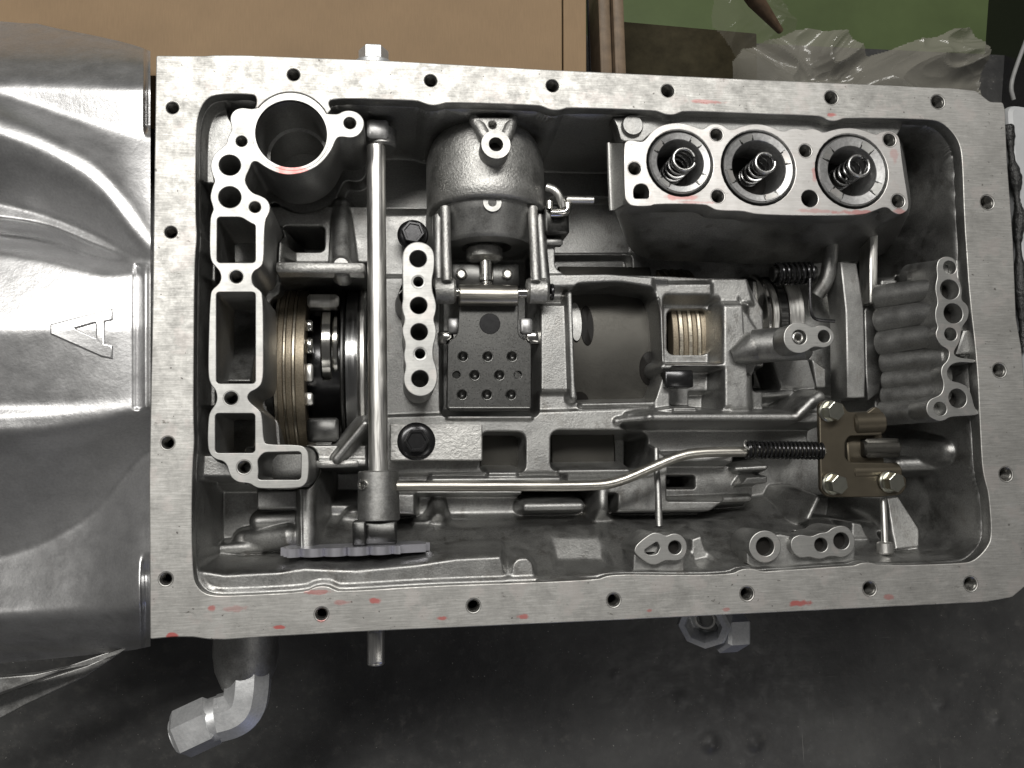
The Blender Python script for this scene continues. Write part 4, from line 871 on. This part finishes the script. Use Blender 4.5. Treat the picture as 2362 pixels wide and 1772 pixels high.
# ================================================================ SELECTOR SHAFT
zs = -22.0
ss = thing('selector_shaft', 'long ground steel selector shaft with a collar and scalloped detent plate', 'shaft', (*W(869, 700, zs)[:2], -60))
a, b = W(869, 330, zs + 4), W(870, 1092, zs + 4); xsft = (a[0] + b[0]) / 2; a[0] = b[0] = xsft; a[2] = b[2] = zs
part('shaft_rod', rod(a, b, 4.6, 40, .5), m_steel, ss)
part('shaft_head', box((xsft + 1.0, W(868, 305, zs)[1], zs - 1), (10.5, 9.5, 12), None, 1.2), m_piston, ss)
h0 = W(868, 286, zs); part('shaft_head', rod((xsft + 3, W(868, 284, zs + 3)[1], zs - 4), (xsft + 3, W(868, 330, zs + 3)[1], zs - 4), 7.2, 28, 1), m_cast, ss)
y0, y1 = W(869, 1086, -15)[1], W(869, 1204, -15)[1]
part('shaft_collar', lathe([(4.8, -.2), (9.0, 0), (9.6, .6), (10.0, y0 - y1 - .5), (9.4, y0 - y1), (0, y0 - y1)], (xsft, y0, -25), (0, -1, 0), 44), m_castwall, ss)
c = W(834, 1118, -17); part('roll_pin', lathe([(1.2, -1), (1.2, .3), (2.1, .5), (2.5, 0), (2.5, -2)], c, (-.55, 0, .83), 20), m_bright, ss)
y2 = W(869, 1260, -17)[1]
part('shaft_foot', box((xsft - 0.3, (y1 + y2) / 2, -26), (17.5, y1 - y2 - .6, 16), None, .8), m_dark, ss)
part('shaft_foot', box((W(829, 1230, -17)[0], (y1 + y2) / 2 + .5, -22), (6.2, y1 - y2, 14), None, .6), m_dark, ss)
# scalloped detent plate, standing on edge
def detent():
    pts = []; x0, x1 = W(646, 1268, -22)[0], W(992, 1268, -22)[0]
    N = 420
    for i in range(N + 1):
        u = i / N; x = x0 + (x1 - x0) * u; env = -11 - 4 * (u - .5) ** 2 * 4 - (6 if u < .03 or u > .97 else 0)
        tt = ((u * 6.7) % 1) * 2 - 1; sc_ = 4.6 * math.sqrt(max(0, 1 - tt * tt)) if .06 < u < .80 else 0
        pts.append((x, env - 3.0 + sc_))
    pts += [(x1 - 10, -52), (x0 + 25, -58), (x0 + 4, -45)]
    ya, yb_ = W(820, 1259, -20)[1], W(820, 1278, -20)[1]; n = len(pts)
    V = [(x, ya, z) for x, z in pts] + [(x, yb_, z) for x, z in pts]
    F = [tuple(range(n)), tuple(range(2 * n - 1, n - 1, -1))] + [(i, n + i, n + (i + 1) % n, (i + 1) % n) for i in range(n)]
    return V, F
part('detent_plate', detent(), plain('polished_detent_steel', (0.55, 0.55, 0.60), 0.30, 0.75, 0.05, 0.3, 0.0, 0.1), ss, 50)
ye = W(866, 1540, -34)[1]
part('shaft_end', rod((W(866, 1500, -34)[0], ye + 60, -40), (W(866, 1500, -34)[0], ye, -40), 4.2, 28, .6), m_steel, ss)
part('shaft_end', box((W(866, 1500, -34)[0], ye + 9, -36.2), (6.4, 15, 3), None, .5), m_steel, ss)

# ================================================================ PARK ROD
zk = -20.0
pk = thing('park_rod', 'bent bright steel park rod running from the collar to the brown bracket', 'rod', (*W(1400, 1100, zk)[:2], -30))
path = smooth_path([W(*q, zk) for q in ((915, 1121), (1150, 1121), (1370, 1121), (1425, 1113), (1500, 1080), (1565, 1052), (1610, 1044), (1680, 1042), (1900, 1041))])
part('rod_bar', tube(path, 2.55, 24), m_steelx, pk)
part('rod_spring', helix(W(1722, 1037, zk), W(1893, 1040, zk), 4.0, 20, 0.72, 18, 8, 1.0), m_black, pk)
part('spring_tail', tube(smooth_path([W(1728, 1036, -15.5), W(1718, 1030, -15), W(1716, 1022, -16), W(1722, 1017, -18)]), .55, 8), m_steel, pk)

# ================================================================ BROWN BRACKET AND ITS BOLTS
brk = thing('park_bracket', 'brown chromated steel bracket bolted at the lower right', 'bracket', (*W(1970, 1050, -24)[:2], -40))
slab('bracket_plate', fillet([(1889, 932), (1900, 924), (1944, 930), (1955, 950), (1998, 953), (2010, 944), (2020, 937), (2034, 946), (2036, 1004), (1960, 1006), (1950, 1020), (1950, 1056), (1960, 1066), (2064, 1068), (2072, 1086), (2092, 1104), (2090, 1128), (2078, 1142), (2027, 1147), (1908, 1147), (1893, 1130)], 7, 4), [], -18.5, 3.0, m_brown, brk, .7, None, 2)
part('bracket_roll', rod(W(1962, 978, -22), W(2034, 975, -22), 6.2, 28, 1.2), m_brown, brk)
part('bracket_roll', rod(W(1958, 1090, -22.5), W(2072, 1088, -22.5), 4.6, 28, 1.2), m_brown, brk)
part('bracket_back', box(W(1992, 1036, -27), (20, 17, 4), None, .6), m_brown, brk)
part('park_cam', box(W(2026, 1034, -26), (19, 10, 10), None, 1.0), m_drum, brk)
part('park_cam', rod(W(1985, 1034, -25), W(2068, 1034, -25), 4.8, 24, .8), m_drum, brk)
for (x, y, lab, g) in ((1930, 948, 'zinc hex bolt at the top corner of the brown bracket', None), (1938, 1118, 'zinc hex bolt at the lower left corner of the brown bracket', None), (2070, 1113, 'zinc hex bolt at the lower right corner of the brown bracket', None)):
    flange_bolt('hex_bolt', x, y, -11, 5.6, 4.9, 5.6, (m_zinc, m_zinc), lab, 'zinc bracket bolts', (.10, -.06, 1), a0=0.2, dish=False)

# ================================================================ LEVERS AND SMALL PARTS, RIGHT
pw = thing('park_pawl', 'tall wedge shaped steel pawl left of the passage column', 'pawl', (*W(1960, 770, -50)[:2], -70))
slab('pawl_body', [(1938, 604), (1976, 607), (1984, 650), (1994, 714), (1998, 860), (1996, 918), (1954, 918), (1952, 800), (1950, 716), (1944, 660)], [], -40, 18, m_castwall, pw, 1.0)
slab('pawl_plate', [(1994, 716), (2010, 690), (2026, 735), (2030, 800), (2050, 842), (2036, 862), (2030, 905), (2002, 925), (1997, 860)], [], -46, 8, m_castwall, pw, .8)
part('pawl_strap', box(W(2003, 620, -44), (4.5, 42, 12), rotz(-.08), .6), m_steel, pw)
ls = thing('lever_strap', 'curved dark lever flange hanging below the accumulator block', 'lever', (*W(1905, 610, -50)[:2], -70))
part('strap_curve', tube(smooth_path([W(1918, 520, -46), W(1916, 600, -46), W(1906, 650, -48), W(1884, 680, -52)]), [4.5] * len(smooth_path([0, 0, 0, 0])) if False else 4.2, 14), m_cast, ls)
ts = thing('torsion_spring', 'small black torsion spring with a long bent wire tail', 'spring', (*W(1825, 630, -40)[:2], -60))
part('spring_coil', helix(W(1792, 632, -42), W(1868, 630, -42), 5.6, 8, .8, 18, 7), m_black, ts)
part('spring_tail', tube(smooth_path([W(1868, 622, -38), W(1868, 690, -38), W(1871, 728, -38), W(1885, 739, -38), W(1925, 741, -38)]), .9, 8), m_black, ts)
part('spring_post', rod(W(1780, 632, -43), W(1880, 630, -43), 4.2), m_dark, ts)
kp = solo('stop_block', box(W(1561, 876, -40), (15, 9, 9), None, .6), m_black, 'small black stop block below the square clutch window', 'block')
ot = solo('oil_tube', tube(smooth_path([W(1513, 1035, -36), W(1514, 1080, -34), W(1518, 1130, -32), W(1520, 1215, -28)]), [1.4 + .3 * (i / 17) for i in range(len(smooth_path([np.zeros(3)] * 4)))], 12), m_castwall, 'thin dull metal tube rising above the teardrop boss', 'tube')
dt = thing('drain_pin', 'thin bright pin with a collared foot below the brown bracket', 'pin', (*W(2040, 1210, -30)[:2], -45))
part('pin_rod', rod(W(2037, 1150, -26), W(2041, 1252, -24), 1.7), m_steel, dt)
part('pin_collar', rod(W(2041, 1250, -22), W(2042, 1278, -22), 4.0, 24, .8), m_steel, dt)
bk = solo('breather_rod', rod(W(1478, 1150, -50), W(1478, 1180, -50), 4.0), m_dark, 'short dark stub at the left of the thin oil tube', 'stub') if False else None

# ================================================================ FITTINGS OUTSIDE THE CASE
el = thing('elbow_fitting', 'grey hex elbow pipe fitting sticking out below the case', 'pipe fitting', (*W(560, 1600, -60)[:2], -85))
a = W(570, 1440, -55); b = W(566, 1560, -55)
part('boss_barrel', lathe([(15.5, -20), (15.8, 14), (14.5, 22), (11.0, 30), (7, 34)], a, b - a, 40), m_castwall, el)
part('elbow_body', tube(smooth_path([W(574, 1552, -52), W(572, 1590, -51), W(566, 1625, -51), W(545, 1646, -51), W(506, 1656, -51)]), 11.2, 8, up=(0, 0, 1)), m_fit, el, 28)
part('elbow_neck', rod(W(524, 1650, -51), W(484, 1664, -51), 10.4, 28, 1), m_fit, el)
part('union_nut', prism(W(498, 1657, -51), W(410, 1698, -52), 12.0, 6, 2.0, math.pi / 6, up=(0, 0, 1)), m_fit, el, 25)
part('nut_mouth', lathe([(8.6, 0), (8.6, .6), (7.2, .8), (7.0, -6), (0, -6)], W(410, 1698, -52), W(410, 1698, -52) - W(498, 1657, -51), 24), m_fit, el)
pf = thing('port_fitting', 'grey hex port fitting with an open mouth below the lower flange edge', 'pipe fitting', (*W(1630, 1450, -60)[:2], -75))
ax_ = np.array([-.45, -.35, .82])
c = W(1622, 1446, -38)
part('port_body', lathe([(0, -14), (12, -14), (13.5, -12), (13.8, -2), (12.6, 0), (9.6, -.2), (8.8, -2), (8.4, -9), (4.4, -9.5), (4.2, -13), (0, -13)], c, ax_, 8, .2), m_fit, pf, 30)
part('port_seat', lathe([(4.2, -9), (4.4, -7.0), (5.4, -6.8), (5.6, -9)], c, ax_, 28), m_steel, pf)
part('port_nut', prism(W(1655, 1455, -46), W(1706, 1452, -50), 11.5, 6, 1.6), m_fit, pf, 25)
part('port_stem', rod(W(1640, 1390, -52), W(1640, 1450, -52), 8), m_castwall, pf)
pg = thing('hex_plug', 'pale hex plug peeking out above the upper flange edge', 'plug', (*W(866, 130, -20)[:2], -35))
a = W(866, 106, -20); part('plug_head', prism((a[0] - 1, a[1] - 10, -22), (a[0] - 1, a[1] - 1, -22), 7.4, 6, .8), m_fit, pg, 25)
part('plug_washer', rod((a[0] - 1, a[1] - 16, -22), (a[0] - 1, a[1] - 9.0, -22), 10.5, 32, .8), m_fit, pg)

# ================================================================ BACKGROUND
bx = thing('cardboard_box', 'plain brown cardboard box behind the transmission', 'box', (-100, 330, T))
def card_mat():
    m, nt, b, p = base_mat('brown_cardboard')
    f_ = noise(nt, p, 0.02, 4, 0.6); g = noise(nt, p, 1.0, 3, 0.6, (1.5, .12, .4))
    c = mix(nt, ramp(nt, f_, [(0.3, 0.0), (0.7, 1.0)]), (0.235, 0.163, 0.097), (0.275, 0.19, 0.112))
    c = mix(nt, 0.25, c, ramp(nt, g, [(0.3, 0.4), (0.7, 0.6)]), 'OVERLAY')
    nt.links.new(c, b.inputs['Base Color']); b.inputs['Roughness'].default_value = 0.75; b.inputs['Specular IOR Level'].default_value = 0.25
    n1 = bump(nt, b, g, 0.1, 0.15); bump(nt, b, noise(nt, p, 0.012, 3), 0.4, 6, n1)
    return m
m_card = card_mat()
zt = -70.0
def box_slab(name, pts, z, th, mat, parent):
    return slab(name, pts, [], z, th, mat, parent, .8)
box_slab('box_top', [(-300, -110), (1296, -110), (1297, 175), (-300, 175)], zt, 5, m_card, bx)
box_slab('box_flap', [(1299, -110), (1352, -110), (1353, 190), (1300, 190)], zt - .8, 5, m_card, bx)
a = W(1352, -110, zt); b = W(1353, 190, zt)
part('box_side', box((b[0] - 3.5, (a[1] + b[1]) / 2, (zt + T) / 2 - 3), (5, a[1] - b[1], zt - T - 7), None, .5), m_card, bx)
part('box_front', box(((b[0] + W(-300, 180, zt)[0]) / 2, b[1] + 3, (zt + T) / 2 - 3), (b[0] - W(-300, 180, zt)[0] - 10, 5, zt - T - 7), None, .5), m_card, bx)
m_wood = plain('dirty_brown_board', (0.16, 0.115, 0.075), 0.6, 0, .3, .1, .3, .3)
for (x0, x1, z, lab) in ((1388, 1414, -95, 'narrow dirty board standing nearest the cardboard box'), (1422, 1446, -90, 'narrow brown board standing further from the cardboard box')):
    a = W(x0, 200, z); b = W(x1, 200, z); a2 = W(x0 - 6, -60, z)
    solo('wooden_board', box(((a[0] + b[0]) / 2, a[1] + 50, (z + T) / 2), (b[0] - a[0], 110, z - T), rotz(0.0), .8), m_wood, lab, 'board', 'boards beside the box')
solo('dark_strip', box((W(1375, 100, -120)[0], 282, -155), (10, 100, 69), None, 1), m_black, 'black strip standing between the box and the boards', 'strip')
solo('oily_board', box((W(1585, 150, T)[0], W(1585, 150, T)[1] - 4, T + 2.2), (100, 60, 3), rotz(-.04), 1), plain('oily_brown_board', (0.035, 0.03, 0.018), .85, 0, .35, .08, .3, .4, .1), 'dark oily brown board lying behind the flange beside the boards', 'board')
st = thing('pointed_stick', 'dark brown pointed stick hanging over the plastic bag', 'stick', (*W(1770, 40, -60)[:2], -70))
part('stick_shaft', tube([W(1700, -70, -40), W(1742, 0, -55), W(1800, 72, -70)], [6.5, 5.0, 2.0], 10), plain('brown_stick', (0.10, 0.065, 0.04), .55, 0, .3, .3, .4, .3), st)
# crumpled plastic bag
def plastic(nm, op):
    m = bpy.data.materials.new(nm); m.use_nodes = True; nt = m.node_tree; b = nt.nodes['Principled BSDF']
    b.inputs['Base Color'].default_value = (0.25, 0.24, 0.205, 1); b.inputs['Roughness'].default_value = 0.16; b.inputs['Specular IOR Level'].default_value = 0.6
    tr = nt.nodes.new('ShaderNodeBsdfTransparent'); tr.inputs[0].default_value = (0.93, 0.92, 0.88, 1)
    mx = nt.nodes.new('ShaderNodeMixShader'); mx.inputs[0].default_value = op
    nt.links.new(tr.outputs[0], mx.inputs[1]); nt.links.new(b.outputs[0], mx.inputs[2]); nt.links.new(mx.outputs[0], nt.nodes['Material Output'].inputs[0])
    return m
from mathutils import noise as mnoise
def crumple(outline, n, z0, amp, seed):
    P = WA(outline, z0); x0, y0 = P.min(0); x1, y1 = P.max(0)
    X, Y = np.meshgrid(np.linspace(x0, x1, n), np.linspace(y0, y1, int(n * .55))); D = sdf_poly(X, Y, P)
    ny, nx = X.shape; Z = np.zeros(X.shape)
    for j in range(ny):
        for i in range(nx):
            v = Vector((X[j, i] * .010 + seed, Y[j, i] * .014, seed))
            w_ = v + Vector((mnoise.noise(v * 1.3), mnoise.noise(v * 1.3 + Vector((5, 5, 5))), 0)) * .7
            r = 1 - abs(mnoise.noise(w_)) * 2; r2 = 1 - abs(mnoise.noise(w_ * 2.3 + Vector((9, 3, 1)))) * 2; r3 = 1 - abs(mnoise.noise(w_ * 6)) * 2
            Z[j, i] = z0 + amp * (r * .6 + r2 * .35 + r3 * .06 - .6)
    keep = D < 2; idx = np.arange(ny * nx).reshape(ny, nx); V = np.stack([X, Y, Z], -1).reshape(-1, 3)
    F = [(idx[j, i], idx[j, i + 1], idx[j + 1, i + 1], idx[j + 1, i]) for j in range(ny - 1) for i in range(nx - 1) if keep[j, i] and keep[j, i + 1] and keep[j + 1, i + 1] and keep[j + 1, i]]
    used = sorted({i for q in F for i in q}); rm = {u: k for k, u in enumerate(used)}
    return V[used], [tuple(rm[i] for i in q) for q in F]
m_bag = plastic('clear_crumpled_plastic', 0.6); m_film = plastic('thin_clear_film', 0.16)
solo('plastic_bag', crumple([(1700, 200), (1690, 150), (1730, 100), (1800, 80), (1850, 62), (1905, 64), (1950, 75), (2010, 125), (2100, 100), (2160, 92), (2215, 70), (2240, 68), (2262, 110), (2285, 165), (2300, 205), (2290, 240), (1700, 240)], 150, -105, 22, 2.3), m_bag, 'crumpled clear plastic bag behind the upper right of the flange', 'bag', None, 0)
solo('plastic_sheet', crumple([(1640, 60), (1660, -40), (1790, -40), (1840, 60), (1800, 110), (1700, 130)], 70, -130, 12, 6.1), m_film, 'thin film of plastic behind the pointed stick', 'plastic film', None, 0)
bm_ = thing('black_machine', 'black machine corner at the top right with a thin cable', 'machine', (*W(2350, 80, -120)[:2], T))
a = W(2300, 130, -100) + [52, 0, 0]
part('machine_body', box((a[0] + 42, a[1] + 25, -135), (80, 150, 108), rotz(-.16), 6), m_black, bm_)
part('machine_cap', box((a[0] + 44, a[1] + 70, -70), (70, 70, 26), rotz(-.16), 5), m_black, bm_)
part('machine_cable', tube(smooth_path([W(2338, 230, -78), W(2330, 200, -76), W(2345, 150, -76), W(2380, 60, -76)]), 1.3, 10), plain('grey_cable', (.25, .25, .25), .5), bm_)

# tidy helper properties
for o in bpy.data.objects:
    if '_base' in o: del o['_base']
